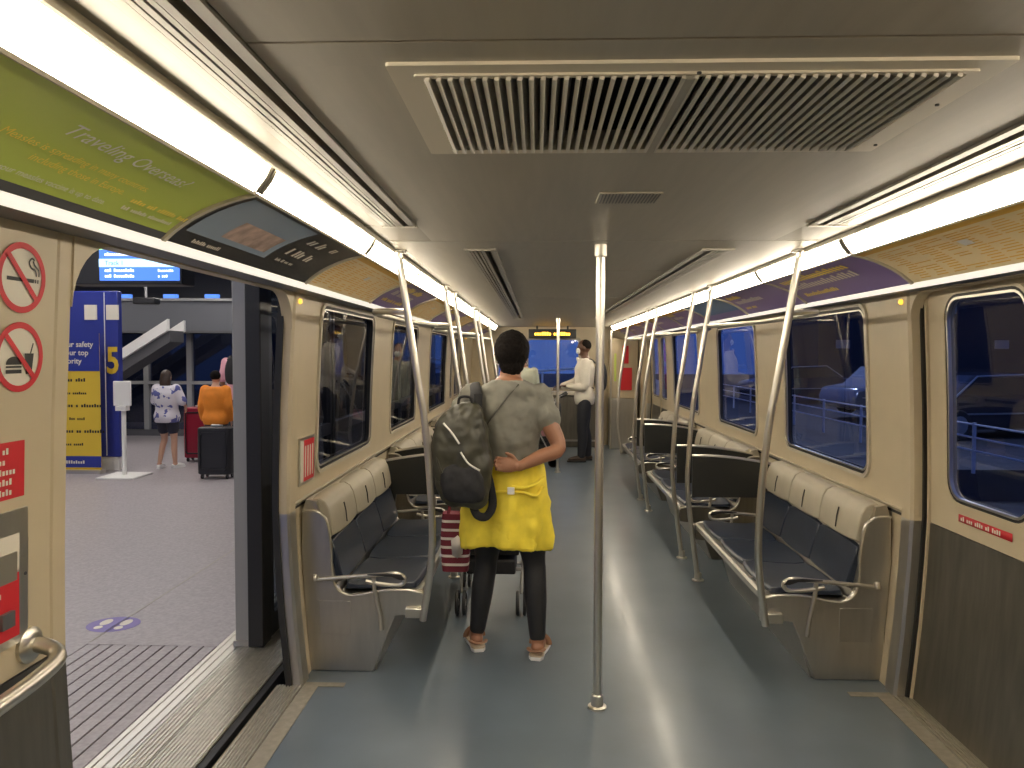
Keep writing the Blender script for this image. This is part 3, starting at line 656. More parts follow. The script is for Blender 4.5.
# ------------------------------------------------------------------ signs and fittings on the near left wall
def onwall(s, y, z, l=.004): return (s*(wx(z)-l), y, z)
def disc_sign(zc, label, kind):
    yc, r = 1.648, .079
    t = thing('prohibition_sign', label, 'sign', (-1.45, yc, zc))
    def at(a, c, l=.004): return onwall(-1, yc+a, zc+c, l)
    K = r/.112
    g = MB(); n = 40; g.add([at(r*.84*math.cos(2*PI*k/n), r*.84*math.sin(2*PI*k/n), .002) for k in range(n)], [tuple(range(n))]); g.build('face', 'offwhite', t, smooth=False)
    g = MB(); vs = [at(r*math.cos(2*PI*k/n), r*math.sin(2*PI*k/n)) for k in range(n)]+[at(r*.82*math.cos(2*PI*k/n), r*.82*math.sin(2*PI*k/n)) for k in range(n)]
    g.add(vs, [(k, (k+1) % n, n+(k+1) % n, n+k) for k in range(n)]); g.build('red_ring', 'red', t, smooth=False)
    c, d = math.cos(math.radians(-45)), math.sin(math.radians(-45)); L, h = r*.84, .0065
    MB().add([at(-L*c-h*d*-1, -L*d-h*c, .006), at(L*c+h*d, L*d-h*c, .006), at(L*c-h*d, L*d+h*c, .006), at(-L*c-h*d, -L*d+h*c, .006)], [(0, 1, 2, 3)]).build('red_bar', 'red', t, smooth=False)
    def rect(a0, a1, c0, c1, m='ink', nm='pictogram'):
        a0, a1, c0, c1 = a0*K, a1*K, c0*K, c1*K; MB().add([at(a0, c0), at(a1, c0), at(a1, c1), at(a0, c1)], [(0, 1, 2, 3)]).build(nm, m, t, smooth=False)
    def line(pts, w_):
        P, _ = smooth_path([(a*K, c_*K, 0) for a, c_ in pts], None, 5); vs = []
        for i, p in enumerate(P):
            q_ = P[min(i+1, len(P)-1)]-P[max(i-1, 0)]; nn = Vector((-q_.y, q_.x, 0)).normalized()*w_; vs += [at(p.x+nn.x, p.y+nn.y), at(p.x-nn.x, p.y-nn.y)]
        MB().add(vs, [(2*i, 2*i+1, 2*i+3, 2*i+2) for i in range(len(P)-1)]).build('smoke_line', 'ink', t, smooth=False)
    if kind == 'smoke':
        rect(-.07, .055, -.012, .000); rect(.06, .066, -.012, 0); rect(.071, .077, -.012, 0)
        line([(.066, .01), (.06, .028), (.04, .036), (.03, .052), (.042, .066), (.055, .060)], .0022); line([(.078, .01), (.076, .03), (.056, .045), (.048, .058)], .0022)
    else:
        MB().add([at(.030*K, -.055*K), at(.058*K, -.055*K), at(.066*K, .012*K), at(.022*K, .012*K)], [(0, 1, 2, 3)]).build('cup', 'ink', t, smooth=False)
        line([(.05, .012), (.062, .045)], .002)
        rect(-.062, .010, -.052, -.040); rect(-.062, .010, -.034, -.028)
        g = MB(); m_ = 14; g.add([at(K*(-.026+.036*math.cos(PI*k/m_)), K*(-.024+.026*math.sin(PI*k/m_))) for k in range(m_+1)], [tuple(range(m_+1))]); g.build('bun', 'ink', t, smooth=False)
disc_sign(1.768, 'round no smoking sign on the pale panel left of the open door, upper one', 'smoke')
disc_sign(1.590, 'round no food or drink sign below the no smoking sign', 'food')
def plate(name, s, y0, y1, z0, z1, m, parent, l=.004, th=.004):
    a = MB(); a.add([onwall(s, y0, z0, l), onwall(s, y1, z0, l), onwall(s, y1, z1, l), onwall(s, y0, z1, l), onwall(s, y0, z0, l-th), onwall(s, y1, z0, l-th), onwall(s, y1, z1, l-th), onwall(s, y0, z1, l-th)],
        [(0,3,2,1),(4,5,6,7),(0,1,5,4),(1,2,6,5),(2,3,7,6),(3,0,4,7)]); return a.build(name, m, parent, smooth=False)
t = thing('notice', 'red notice with white lettering below the two round signs', 'sign', (-1.46, 1.59, 1.27))
plate('plate', -1, 1.50, 1.672, 1.272, 1.40, 'red', t)
for i, tx in enumerate(['xx xxxx xx', 'xxxxxxxxx', 'xxx xxxxxxxx', 'xxxxxx xxxx', 'xxxxxxxxxxx']): text('lettering', tx, .020, lambda a, c, i=i: onwall(-1, 1.512+a, 1.374-i*.023+c, .006), 'offwhite', t)
t = thing('intercom_panel', 'stainless intercom plate with a red lower half beside the grab bar', 'intercom', (-1.46, 1.58, .93))
plate('plate', -1, 1.46, 1.683, .935, 1.245, 'steel', t, .006, .006)
plate('red_label', -1, 1.49, 1.652, .955, 1.10, 'red', t, .008, .002); plate('white_label', -1, 1.49, 1.652, 1.105, 1.19, 'offwhite', t, .008, .002)
plate('button', -1, 1.585, 1.625, .985, 1.02, 'midgrey', t, .018, .012); plate('speaker_mesh', -1, 1.50, 1.64, 1.085, 1.15, 'grill', t, .012, .004)
text('lettering', 'xxxxxxxx', .022, lambda a, c: onwall(-1, 1.50+a, 1.055+c, .010), 'offwhite', t); text('lettering', 'xxxxx', .018, lambda a, c: onwall(-1, 1.50+a, .962+c, .010), 'offwhite', t)
for y, z in ((1.673, 1.235), (1.673, 1.09), (1.673, .945)): MB().lathe([(.004, 0), (.004, .003)], (-1.462, y, z), 8, 'x').build('screw', 'midgrey', t)
t = thing('grab_bar', 'stubby horizontal steel grab bar on the wall beside the open door', 'grab bar', (-1.42, 1.5, .90))
P, _ = smooth_path([(-1.475, 1.69, .915), (-1.44, 1.70, .91), (-1.405, 1.695, .897), (-1.385, 1.65, .885), (-1.382, 1.50, .873), (-1.382, 1.2, .868), (-1.382, .9, .865), (-1.37, .84, .868), (-1.43, .82, .87), (-1.475, .82, .87)], None, 6)
MB().tube(P, .0185, 16).build('tube', 'chrome', t)
for y, z in ((1.69, .915), (.82, .87)): MB().lathe([(.042, -.005), (.042, .012), (.030, .020), (.02, .022)], (-1.474, y, z), 22, 'x').build('flange', 'chrome', t)
t = thing('placard', 'small framed red placard on the left wall beside the first window', 'sign', (-1.46, 3.78, .93))
plate('frame', -1, 3.665, 3.925, .935, 1.175, 'chrome', t, .008, .008); plate('red_print', -1, 3.73, 3.905, .95, 1.16, 'red', t, .010, .002); plate('white_print', -1, 3.68, 3.73, .95, 1.16, 'offwhite', t, .010, .002)
for i in range(4): plate('print_line', -1, 3.75+i*.04, 3.765+i*.04, .97, 1.13, 'offwhite', t, .0112, .001)

# ------------------------------------------------------------------ station platform seen through the open door
MB().box(-16, -2.745, -3, 17, -.08, 0).build('platform_floor', 'plat', **ST)
MB().box(-2.745, -2.02, 3.97, 17, -.08, 0).build('platform_floor', 'plat', **ST)
MB().box(-2.745, -2.02, -3, 3.97, -.08, -.006).build('platform_floor', 'groove', **ST)
for i in range(10):
    x = -2.745+i*.0725; MB().box(x+.005, x+.0675, -3, 3.965, -.006, 0).build('platform_floor', 'plat', **ST)
def ribbed(x0, x1, n, m, z=.0):
    pr = [(x0, -.08)]; w_ = (x1-x0)/n
    for i in range(n): a = x0+i*w_; pr += [(a+w_*.05, z), (a+w_*.6, z), (a+w_*.65, z-.004), (a+w_*.98, z-.004)]
    pr.append((x1, -.08)); trim(MB().prism(pr, 'y', -3, 17), m, smooth=False)
ribbed(-2.02, -1.895, 3, 'chrome'); ribbed(-1.888, -1.792, 5, 'alu'); ribbed(-1.784, -1.60, 11, 'alu')
trim(MB().box(-1.60, -1.565, -3, 17, -.10, -.012), 'rubber')
trim(MB().box(-1.60, -1.40, -3, 17, -.9, -.88), 'dark'); trim(MB().box(-1.62, -1.60, -3, 17, -.9, -.02), 'dark')
trim(MB().box(-1.38, 1.44, -1.6, 13.3, -.85, -.06), 'dark'); trim(MB().box(-2.752, -2.742, 4.0, 17, 0, .0012), 'grill')  # unseen under-car box added to block sky light leaking into the platform gap
# the train's own leaves stand open outside the body; the platform screen carries dark glass
def screen_panel(ya, yb, label):
    t = thing('platform_screen', label, 'glass screen', (-1.80, (ya+yb)/2, 0), group=None)
    g = MB(); g.ring(rrect(ya, yb, .0, 2.45, .004, 1, 1), rrect(ya+.06, yb-.06, .12, 2.38, .004, 1, 1), 'x', -1.83, -1.775); g.build('frame', 'black', t, smooth=False)
    MB().box(-1.805, -1.80, ya+.06, yb-.06, .12, 2.38).build('pane', 'darkglass', t)
    MB().box(-1.835, -1.77, ya+.06, yb-.06, 1.02, 1.10).build('mid_rail', 'midgrey', t)
for i in range(7): a = 4.11+i*1.32; screen_panel(a, a+1.30, f'dark glass platform screen outside the train, {ORD[i]} panel beyond the open door')
screen_panel(.15, 1.45, 'dark glass platform screen hidden beside the near side of the door')
t = thing('screen_post', 'tall grey steel door post on the platform edge beyond the train door', 'post', (-1.87, 4.02, 0))
MB().box(-1.925, -1.845, 3.985, 4.08, 0, 2.45).build('post', 'grey', t, bevel=.006); MB().box(-1.845, -1.76, 3.96, 4.09, 0, 2.45).build('rubber_edge', 'rubber', t, bevel=.006)
MB().box(-1.93, -1.84, 3.97, 4.09, 0, .03).build('foot', 'steel', t)
MB().box(-1.95, -1.70, -3, 17, 2.45, 2.9).build('trim_900', 'midgrey', **ST)
# station shell
MB().box(-16, -1.2, -3, 17.2, 3.5, 3.6).build('ceiling_platform', 'midgrey', **ST)
MB().box(-16, -1.6, 17, 17.2, 0, 3.5).build('wall_station_back', 'midgrey', **ST)
MB().box(-16.2, -16, -3, 17.2, 0, 3.5).build('wall_station_left', 'wallgrey', **ST)
for i, (x, ya, yb) in enumerate([(-3.4, -1, 5.0), (-3.4, 7.5, 12.5), (-6.2, 1, 7), (-6.2, 8, 13.5), (-9.2, 6, 14)]):
    t = thing('platform_light', f'fluorescent strip light on the platform ceiling, {["over the door", "past the door", "over the walkway", "over the travellers", "far over the left"][i]}', 'ceiling light', (x, (ya+yb)/2, 3.4))
    MB().box(x-.12, x+.12, ya, yb, 3.40, 3.42).build('diffuser', 'plens', t); MB().box(x-.15, x+.15, ya-.05, yb+.05, 3.42, 3.5).build('housing', 'white', t)
# glazed back wall with beam, mullions and an escalator
t = thing('glazed_screen', 'dark glazed wall with steel mullions behind the travellers', 'glass wall', (-8, 14.3, 0))
MB().box(-13, -4.2, 14.3, 14.305, .1, 1.98).build('pane', 'glass', t)
for x in (-12.2, -10.9, -9.7, -8.75, -7.85, -7.0, -6.1, -5.2, -4.3): MB().box(x-.05, x+.05, 14.22, 14.34, .0, 1.98).build('mullion', 'grey', t)
MB().box(-13, -4.2, 14.2, 14.34, 1.0, 1.06).build('rail', 'grey', t); MB().box(-13, -4.2, 14.2, 14.34, .0, .12).build('rail', 'midgrey', t)
t = thing('steel_beam', 'broad grey beam across the back of the platform above the glazing', 'beam', (-8, 14.1, 1.98))
MB().box(-13, -4.2, 13.9, 14.35, 1.98, 2.62).build('web', 'wallgrey', t); MB().box(-13, -4.2, 13.85, 14.38, 1.98, 2.02).build('lower_flange', 'midgrey', t); MB().box(-13, -4.2, 13.85, 14.38, 2.58, 2.63).build('upper_flange', 'grey', t)
t = thing('escalator', 'escalator with pale sloping sides in front of the glazed wall', 'escalator', (-8.3, 13.2, 0))
for y in (12.9, 13.5): MB().prism([(-9.6, .40), (-9.35, .40), (-6.75, 2.0), (-6.75, 2.2)], 'y', y, y+.08).build('side_panel', 'white', t)
MB().prism([(-9.6, .3), (-6.75, 2.0), (-6.75, 1.8), (-9.0, .4), (-9.0, 0), (-9.6, 0)], 'y', 12.98, 13.5).build('steps', 'midgrey', t)
t = thing('shop_light', 'row of small bluish lights above the beam', 'light', (-7.8, 14.1, 2.63))
for x in (-9.2, -8.3, -7.4, -6.6): MB().box(x, x+.25, 14.05, 14.15, 2.63, 2.72).build('lamp_unit', 'screen', t)
t = thing('camera_dome', 'dark hanging camera housing under the station beam', 'camera', (-6.4, 11.5, 2.38))
MB().box(-6.55, -6.2, 11.4, 11.6, 2.36, 2.46).build('housing', 'black', t, bevel=.02); MB().tube([(-6.38, 11.5, 2.46), (-6.38, 11.5, 3.5)], .02, 8).build('rod', 'grey', t)
# wayfinding pillar, banner, sign stand, monitor
t = thing('wayfinding_pillar', 'tall blue pillar with a yellow number 5 behind the banner', 'pillar', (-6.34, 10.15, 0))
MB().box(-6.78, -5.97, 9.98, 10.09, .18, 2.44).build('cabinet', 'blue', t, bevel=.01); MB().box(-6.75, -6.0, 10.0, 10.08, 0, .18).build('plinth', 'white', t)
MB().box(-6.155, -6.145, 9.972, 9.99, .2, 2.42).build('joint', 'white', t)
for x in (-6.42, -6.12): MB().box(x, x+.17, 9.965, 9.98, 2.05, 2.25).build('notice_sheet', 'offwhite', t)
text('number', '5', .50, lambda a, c: (-6.135+a*.75, 9.968, 1.33+c), 'yellow', t, bold=.012)
t = thing('banner_stand', 'yellow pull-up banner with blue header standing on the platform', 'banner', (-6.46, 9.7, 0))
MB().box(-6.68, -6.06, 9.69, 9.70, .05, 1.86).build('sheet', 'yellow', t); MB().box(-6.682, -6.058, 9.684, 9.690, 1.36, 1.86).build('blue_header', 'blue', t); MB().box(-6.682, -6.058, 9.684, 9.690, .08, .23).build('blue_footer', 'blue', t)
MB().box(-6.70, -6.04, 9.64, 9.76, 0, .05).build('base', 'chrome', t)
for i, tx in enumerate(['Your safety', 'is our top', 'priority']): text('lettering', tx, .10, lambda a, c, i=i: (-6.60+a, 9.680, 1.68-i*.11+c), 'offwhite', t, bold=.002)
for i, tx in enumerate(['Keep your', 'face covered', 'Keep a distance', 'of six feet', 'Wash or sanitize', 'your hands']): text('lettering', tx, .065 if i % 2 == 0 else .05, lambda a, c, i=i: (-6.56+a, 9.687, 1.22-i*.17+c), 'ink', t)
text('lettering', 'xxxxxxxx', .06, lambda a, c: (-6.40+a, 9.680, .13+c), 'offwhite', t, 'CENTER')
t = thing('sign_stand', 'white floor stand with a small blank sign plate', 'sign stand', (-5.61, 9.45, 0))
MB().box(-5.85, -5.37, 9.2, 9.7, 0, .025).build('base', 'white', t, bevel=.008); MB().tube([(-5.61, 9.45, .02), (-5.61, 9.45, .95)], .028, 12).build('pole', 'white', t)
MB().box(-5.73, -5.50, 9.42, 9.45, .92, 1.24).build('sign_plate', 'white', t, bevel=.01); MB().box(-5.68, -5.54, 9.38, 9.47, .86, .92).build('holder', 'white', t)
t = thing('departure_monitor', 'hanging platform monitor with a lit blue train list', 'monitor', (-3.65, 6.1, 2.17))
MB().box(-4.13, -3.17, 6.02, 6.25, 2.16, 2.56).build('housing', 'black', t, bevel=.01); MB().box(-3.85, -3.19, 6.010, 6.022, 2.19, 2.50).build('screen', 'screen', t)
MB().box(-3.85, -3.19, 6.005, 6.012, 2.30, 2.365).build('title_band', 'screenc', t); MB().box(-3.85, -3.73, 6.005, 6.012, 2.44, 2.50).build('green_tag', 'screeng', t)
for i, (tx, x, z, sz, m) in enumerate([('Track 1', -3.80, 2.315, .05, 'blue'), ('JFK Terminals', -3.80, 2.26, .035, 'screenw'), ('All Terminals', -3.80, 2.215, .035, 'screenw'), ('Arriving', -3.36, 2.26, .03, 'screenw'), ('4 min', -3.36, 2.215, .03, 'screenw'), ('Destination', -3.80, 2.39, .035, 'screenw')]):
    text('lettering', tx, sz, lambda a, c, x=x, z=z: (x+a, 6.002, z+c), m, t)
MB().tube([(-3.65, 6.13, 2.55), (-3.65, 6.13, 3.5)], .025, 10).build('hanger', 'grey', t)
t = thing('floor_sticker', 'oval purple footprint sticker on the platform floor', 'sticker', (-2.77, 4.27, 0))
def oval(cx, cy, rx, ry, z): return MB().prism([(cx+rx*math.cos(2*PI*k/28), cy+ry*math.sin(2*PI*k/28)) for k in range(28)], 'z', z, z+.0012)
oval(-2.77, 4.27, .15, .125, 0).build('disc', 'sticker', t)
for x in (-.06, .06): oval(-2.77+x, 4.30, .030, .05, .0012).build('footprint', 'offwhite', t); oval(-2.77+x, 4.215, .024, .026, .0012).build('heel_print', 'offwhite', t)

# ------------------------------------------------------------------ people
def xf(v, p0, p1): return v
BASE = dict(crotch=(0, 0, .80), hip=(0, 0, .90), waist=(0, .005, 1.04), rib=(0, 0, 1.17), chest=(0, 0, 1.29), sho=(0, -.005, 1.385), nb=(0, -.01, 1.44), neck=(0, 0, 1.47), head=(0, .02, 1.59),
    hl=(-.09, 0, .86), hr=(.09, 0, .86), kl=(-.10, .02, .48), kr=(.10, .02, .48), al=(-.10, -.02, .085), ar=(.10, -.02, .085), tl=(-.11, .14, .03), tr=(.11, .14, .03),
    sl=(-.175, -.005, 1.375), sr=(.175, -.005, 1.375), el=(-.225, -.03, 1.10), er=(.225, -.03, 1.10), wl=(-.23, .06, .87), wr=(.23, .06, .87),
    fl=(0, .3, -1), fr=(0, .3, -1))
def joints(k, **o):
    J = dict(BASE); J.update({a: (b_ if a in ('fl', 'fr') else tuple(q/k for q in b_)) for a, b_ in o.items()})
    return {a: (Vector(v) if a in ('fl', 'fr') else Vector(v)*k) for a, v in J.items()}
def torso(g, J, k, wd=1, dp=1, inf=0, lo='crotch', hi='nb', n=24):
    tab = [('crotch', .150, .105), ('hip', .172, .122), ('waist', .138, .100), ('rib', .158, .112), ('chest', .175, .118), ('sho', .168, .090), ('nb', .075, .062), ('neck', .056, .056)]
    names = [t_[0] for t_ in tab]; tab = tab[names.index(lo):names.index(hi)+1]
    P, W = smooth_path([J[t_[0]] for t_ in tab], [t_[1]*wd*k+inf for t_ in tab], 4); _, D = smooth_path([J[t_[0]] for t_ in tab], [t_[2]*dp*k+inf for t_ in tab], 4)
    ax = (J['sr']-J['sl']); ax.z = 0; ax.normalize(); fw = Vector((-ax.y, ax.x, 0)); rr = []
    for p, w_, d in zip(P, W, D):
        row = []
        for i in range(n):
            a = 2*PI*i/n; c, s_ = math.cos(a), math.sin(a); e = .82
            row.append(tuple(p+ax*w_*math.copysign(abs(c)**e, c)+fw*d*math.copysign(abs(s_)**e, s_)))
        rr.append(row)
    g.loft(rr); return g
def hand(g, w_, d, k, palmdir, curl=.5, side=1):
    # w_: wrist, d: direction of the palm, palmdir: the way the palm faces
    d = d.normalized(); n = palmdir-d*palmdir.dot(d); n.normalize(); a = d.cross(n)*side
    g.limb([w_-d*.01*k, w_+d*.035*k, w_+d*.075*k], [.024*k, .030*k, .030*k], 12, 3, .55) if False else None
    rr = []
    for t_, hw, hd in ((-.015, .020, .017), (.01, .026, .016), (.04, .036, .015), (.07, .040, .014), (.088, .038, .011)):
        c = w_+d*t_*k; rr.append([tuple(c+a*hw*k*math.cos(2*PI*i/14)+n*hd*k*math.sin(2*PI*i/14)) for i in range(14)])
    g.loft(rr)
    for i, (o, L) in enumerate(((-.029, .066), (-.010, .076), (.010, .072), (.029, .056))):
        p = w_+d*.080*k+a*o*k; q = p; pts = [p-d*.012*k, p]; dd = d.copy()
        for j in range(3):
            ang = curl*(.5+.35*j); dd = (d*math.cos(ang*(j+1)*.7)+n*math.sin(ang*(j+1)*.7)).normalized(); q = q+dd*L*k*(.42, .32, .26)[j]; pts.append(q)
        g.limb(pts, [.0088*k, .0088*k, .0084*k, .0078*k, .0068*k], 8, 2)
    p = w_+d*.022*k-a*.026*k
    g.limb([p, p-a*.022*k+d*.022*k+n*.006*k, p-a*.030*k+d*.052*k+n*.016*k], [.012*k, .0105*k, .0085*k], 8, 3)
def head(g, c, k, face, female=False):
    R_ = Matrix.Rotation(face, 3, 'Z')
    def e(o, r): o = R_ @ Vector(o); g.ell(tuple(c+o*k), [q*k for q in r], 20, 14, rot=R_)
    e((0, -.012, .018), (.073, .092, .098)); e((0, .022, -.045), (.054, .062, .062)); e((0, .052, -.085), (.026, .024, .020))
    e((0, .088, -.018), (.013, .017, .024)); e((0, .078, -.052), (.024, .014, .010)); e((0, .074, .022), (.052, .014, .012))
    for s_ in (-1, 1): e((s_*.074, -.005, -.012), (.009, .018, .030))
def person(label, loc, rot, k, J, sx, clothes, face=0, vox=.010, skin='skin_l', hairf=None, curl=(.5, .5), pd=None, bare_legs=True, wd=1.0):
    t = thing('person', label, 'person', loc, rot); OFF[t.name] = Vector()
    g = MB(); torso(g, J, k, wd, 1, 0, 'crotch', 'neck')
    g.limb([J['nb']-Vector((0, 0, .03*k)), J['neck'], J['head']-Vector((0, 0, .04*k))], [.062*k, .055*k, .056*k], 16, 4)
    head(g, J['head'], k, face)
    for s_ in 'lr':
        S, E_, W_, H_, K_, A_, T_ = (J[c+s_] for c in ('s', 'e', 'w', 'h', 'k', 'a', 't'))
        g.limb([S, S.lerp(E_, .5), E_, E_.lerp(W_, .45), W_], [.056*k*wd, .047*k*wd, .040*k, .037*k, .025*k], 14, 4)
        hand(g, W_, J['f'+s_] if 'f'+s_ in J else (W_-E_), k, (pd or {}).get(s_, Vector((-1 if s_ == 'r' else 1, 0, 0))), curl[0 if s_ == 'l' else 1], 1 if s_ == 'l' else -1)
        g.limb([H_, H_.lerp(K_, .5), K_, K_.lerp(A_, .35)+Vector((0, -.012*k, 0)), A_], [.088*k*wd, .074*k*wd, .053*k, .052*k, .036*k], 16, 4)
        g.limb([A_-Vector((0, .02*k, .03*k)), A_.lerp(T_, .5)-Vector((0, 0, .005)), T_], [.036*k, .034*k, .022*k], 12, 3, .8)
    g.build('body', skin, t, mods=[('remesh', vox), ('smooth', 3)])
    R_ = Matrix.Rotation(face, 3, 'Z')
    for s_ in (-1, 1):
        o = J['head']+(R_ @ Vector((s_*.030, .079, .004)))*k; MB().ell(tuple(o), (.010*k, .006*k, .005*k), 10, 8).build('eye', 'ink', t)
    clothes(t, J, k)
    return t
def sleeves(g, J, k, frac, inf, wd=1):
    for s_ in 'lr':
        S, E_, W_ = (J[c+s_] for c in ('s', 'e', 'w'))
        if frac <= 1: g.limb([S+Vector((0, 0, .004)), S.lerp(E_, frac*.5), S.lerp(E_, frac)], [.060*k*wd+inf, .055*k*wd+inf, .052*k*wd+inf+.004], 16, 4)
        else: g.limb([S+Vector((0, 0, .004)), S.lerp(E_, .5), E_, E_.lerp(W_, frac-1)], [.058*k*wd+inf, .052*k*wd+inf, .043*k+inf, .034*k+inf], 16, 4)
def legs(g, J, k, frac, inf, wd=1):
    for s_ in 'lr':
        H_, K_, A_ = (J[c+s_] for c in ('h', 'k', 'a'))
        if frac <= 1: g.limb([H_, H_.lerp(K_, frac*.5), H_.lerp(K_, frac)], [.090*k*wd+inf, .082*k*wd+inf, .076*k*wd+inf], 16, 4)
        else: g.limb([H_, H_.lerp(K_, .5), K_, K_.lerp(A_, .35)+Vector((0, -.012*k, 0)), K_.lerp(A_, frac-1)], [.090*k*wd+inf, .076*k*wd+inf, .055*k+inf, .054*k+inf, .038*k+inf], 16, 4)
def shoe(t, J, k, s_, m, sole, nm='shoe', h=.06):
    A_, T_ = J['a'+s_], J['t'+s_]; d = (T_-A_); d.z = 0; d.normalize(); a = Vector((d.y, -d.x, 0)); heel = Vector((A_.x, A_.y, 0))-d*.065*k
    pr = [(0, .026), (.03, .036), (.09, .036), (.15, .044), (.20, .046), (.24, .036), (.262, .012)]
    def out(f, z): return [tuple(heel+d*x*k+a*w_*k*f+Vector((0, 0, z))) for x, w_ in pr]+[tuple(heel+d*x*k-a*w_*k*f+Vector((0, 0, z))) for x, w_ in reversed(pr)]
    sh = MB().loft([out(1.04, .001), out(1.06, .012*k), out(1.02, .024*k)]).build('sole', sole, t, bevel=.003)
    g = MB(); g.limb([heel+d*.035*k+Vector((0, 0, h*.75*k)), heel+d*.12*k+Vector((0, 0, .052*k)), heel+d*.215*k+Vector((0, 0, .036*k))], [.040*k, .044*k, .034*k], 14, 4, .85)
    g.v = [(x, y, max(z, .02*k)) for x, y, z in g.v]; g.build(nm, m, t)
# --- woman in the aisle, seen from behind
def woman_clothes(t, J, k):
    g = MB(); torso(g, J, k, 1.02, 1.08, .014, 'hip', 'nb'); sleeves(g, J, k, .40, .010, 1.02)
    o = g.build('t_shirt', 'tee', t, mods=[('remesh', .009), ('smooth', 4), ('displace', .034, .075)])
    g = MB(); torso(g, J, k, 1.13, 1.08, .004, 'crotch', 'waist'); legs(g, J, k, 1.93, .006, 1.10); g.build('leggings', 'pants', t, mods=[('remesh', .009), ('smooth', 3)])
    # jacket tied round the waist
    rr = []; n = 64
    for z, wd_, dp_, fo in ((1.045, .185, .150, .002), (1.01, .197, .160, .004), (.96, .205, .168, .006), (.90, .213, .175, .008), (.82, .222, .182, .011), (.73, .230, .190, .014), (.65, .236, .196, .018), (.60, .232, .196, .020), (.592, .224, .188, .018)):
        row = []
        for i in range(n):
            a = 2*PI*i/n; f = fo*(math.sin(a*5+z*3)+.6*math.sin(a*9+1-z*7)); zz = z-(.022*math.cos(a*2+.4) if z < .7 else 0)+(.02*math.cos(a) if z > .95 else 0)
            row.append((-.012+(wd_+f)*math.cos(a), .0+(dp_+f)*math.sin(a), zz))
        rr.append(row)
    j = MB().loft(rr, caps=False).build('tied_jacket', 'jacket', t, mods=[('subsurf', 1), ('displace', .030, .07), ('solidify', .008)])
    P, _ = smooth_path([(-.205, -.08, .90), (-.15, -.150, .885), (-.03, -.190, .905), (.08, -.180, .90), (.15, -.150, .88), (.19, -.10, .915)], None, 6)
    MB().tube(P, .011, 10, sq=.7).build('sleeve_fold', 'jacket', j)
    P, _ = smooth_path([(.03, -.192, .93), (.09, -.185, .925), (.15, -.160, .94), (.19, -.10, .965)], None, 5); MB().tube(P, .012, 10, sq=.7).build('pocket_fold', 'jacket', j)
    MB().box(.008, .045, -.206, -.196, .893, .93).build('white_tag', 'white', j, bevel=.003)
    h = J['head']; g = MB(); g.ell((h.x, h.y-.022, h.z+.030), (.093, .104, .108), 24, 18); g.ell((h.x, h.y-.050, h.z-.050), (.066, .050, .055), 20, 12)
    g.build('hair', 'hair', t, mods=[('remesh', .006), ('displace', .014, .018)])
    for s_ in (-1, 1): P, _ = smooth_path([(h.x+s_*.078, h.y-.02, h.z-.03), (h.x+s_*.082, h.y+.03, h.z-.045), (h.x+s_*.06, h.y+.07, h.z-.05)], None, 4); MB().tube(P, .0018, 6).build('mask_loop', 'mask', t)
    MB().ell((h.x, h.y+.078, h.z-.048), (.055, .034, .045), 18, 12).build('face_mask', 'mask', t)
    for s_ in 'lr':
        A_, T_ = J['a'+s_], J['t'+s_]; d = (T_-A_); d.z = 0; d.normalize(); a = Vector((d.y, -d.x, 0)); heel = Vector((A_.x, A_.y, 0))-d*.065
        pr = [(-.005, .024), (.02, .037), (.09, .036), (.15, .045), (.20, .048), (.24, .038), (.265, .014)]
        def out(f, z): return [tuple(heel+d*x+a*w_*f+Vector((0, 0, z))) for x, w_ in pr]+[tuple(heel+d*x-a*w_*f+Vector((0, 0, z))) for x, w_ in reversed(pr)]
        sd = MB().loft([out(1.03, .001), out(1.06, .012), out(1.04, .020)]).build('sandal', 'white', t, bevel=.003)
        MB().loft([out(1.06, .020), out(1.04, .030)]).build('cork_footbed', 'sole', sd, bevel=.003)
        P = [heel+d*x+a*.048*math.cos(q)+Vector((0, 0, .028+.052*math.sin(q))) for x in (.16,) for q in [PI*i/10 for i in range(11)]]
        MB().tube(P, .016, 8, sq=.35).build('toe_strap', 'sandal', sd)
        P = [heel+d*(.03-.045*math.sin(q))+a*.042*math.cos(q)+Vector((0, 0, .055)) for q in [PI*i/10 for i in range(11)]]
        MB().tube(P, .011, 8, sq=.5).build('heel_strap', 'sandal', sd)
kw = 1.01
Jw = joints(kw, al=(-.165, .06, .085), tl=(-.20, .20, .03), ar=(.165, -.04, .085), tr=(.19, .11, .03), kl=(-.115, .06, .48), kr=(.145, .02, .48), hl=(-.095, 0, .86), hr=(.095, 0, .86),
    sl=(-.18, -.01, 1.375), sr=(.172, -.01, 1.37), el=(-.345, .04, 1.20), wl=(-.33, .27, 1.06), er=(.268, -.09, 1.115), wr=(.070, -.215, 1.037), head=(.022, .03, 1.592), neck=(.012, .01, 1.485), nb=(.006, -.01, 1.458), sho=(0, -.005, 1.40),
    fl=(.1, 1, -.1), fr=(-1, -.02, .12))
person('person in grey shirt and yellow jacket tied at the waist, standing in the aisle', (-.435, 3.95, 0), 0, kw, Jw, 1, woman_clothes, 0, .0052, 'skin_w', curl=(.9, .75), pd=dict(r=Vector((0, -1, .2)), l=Vector((0, 0, -1))), wd=1.0)
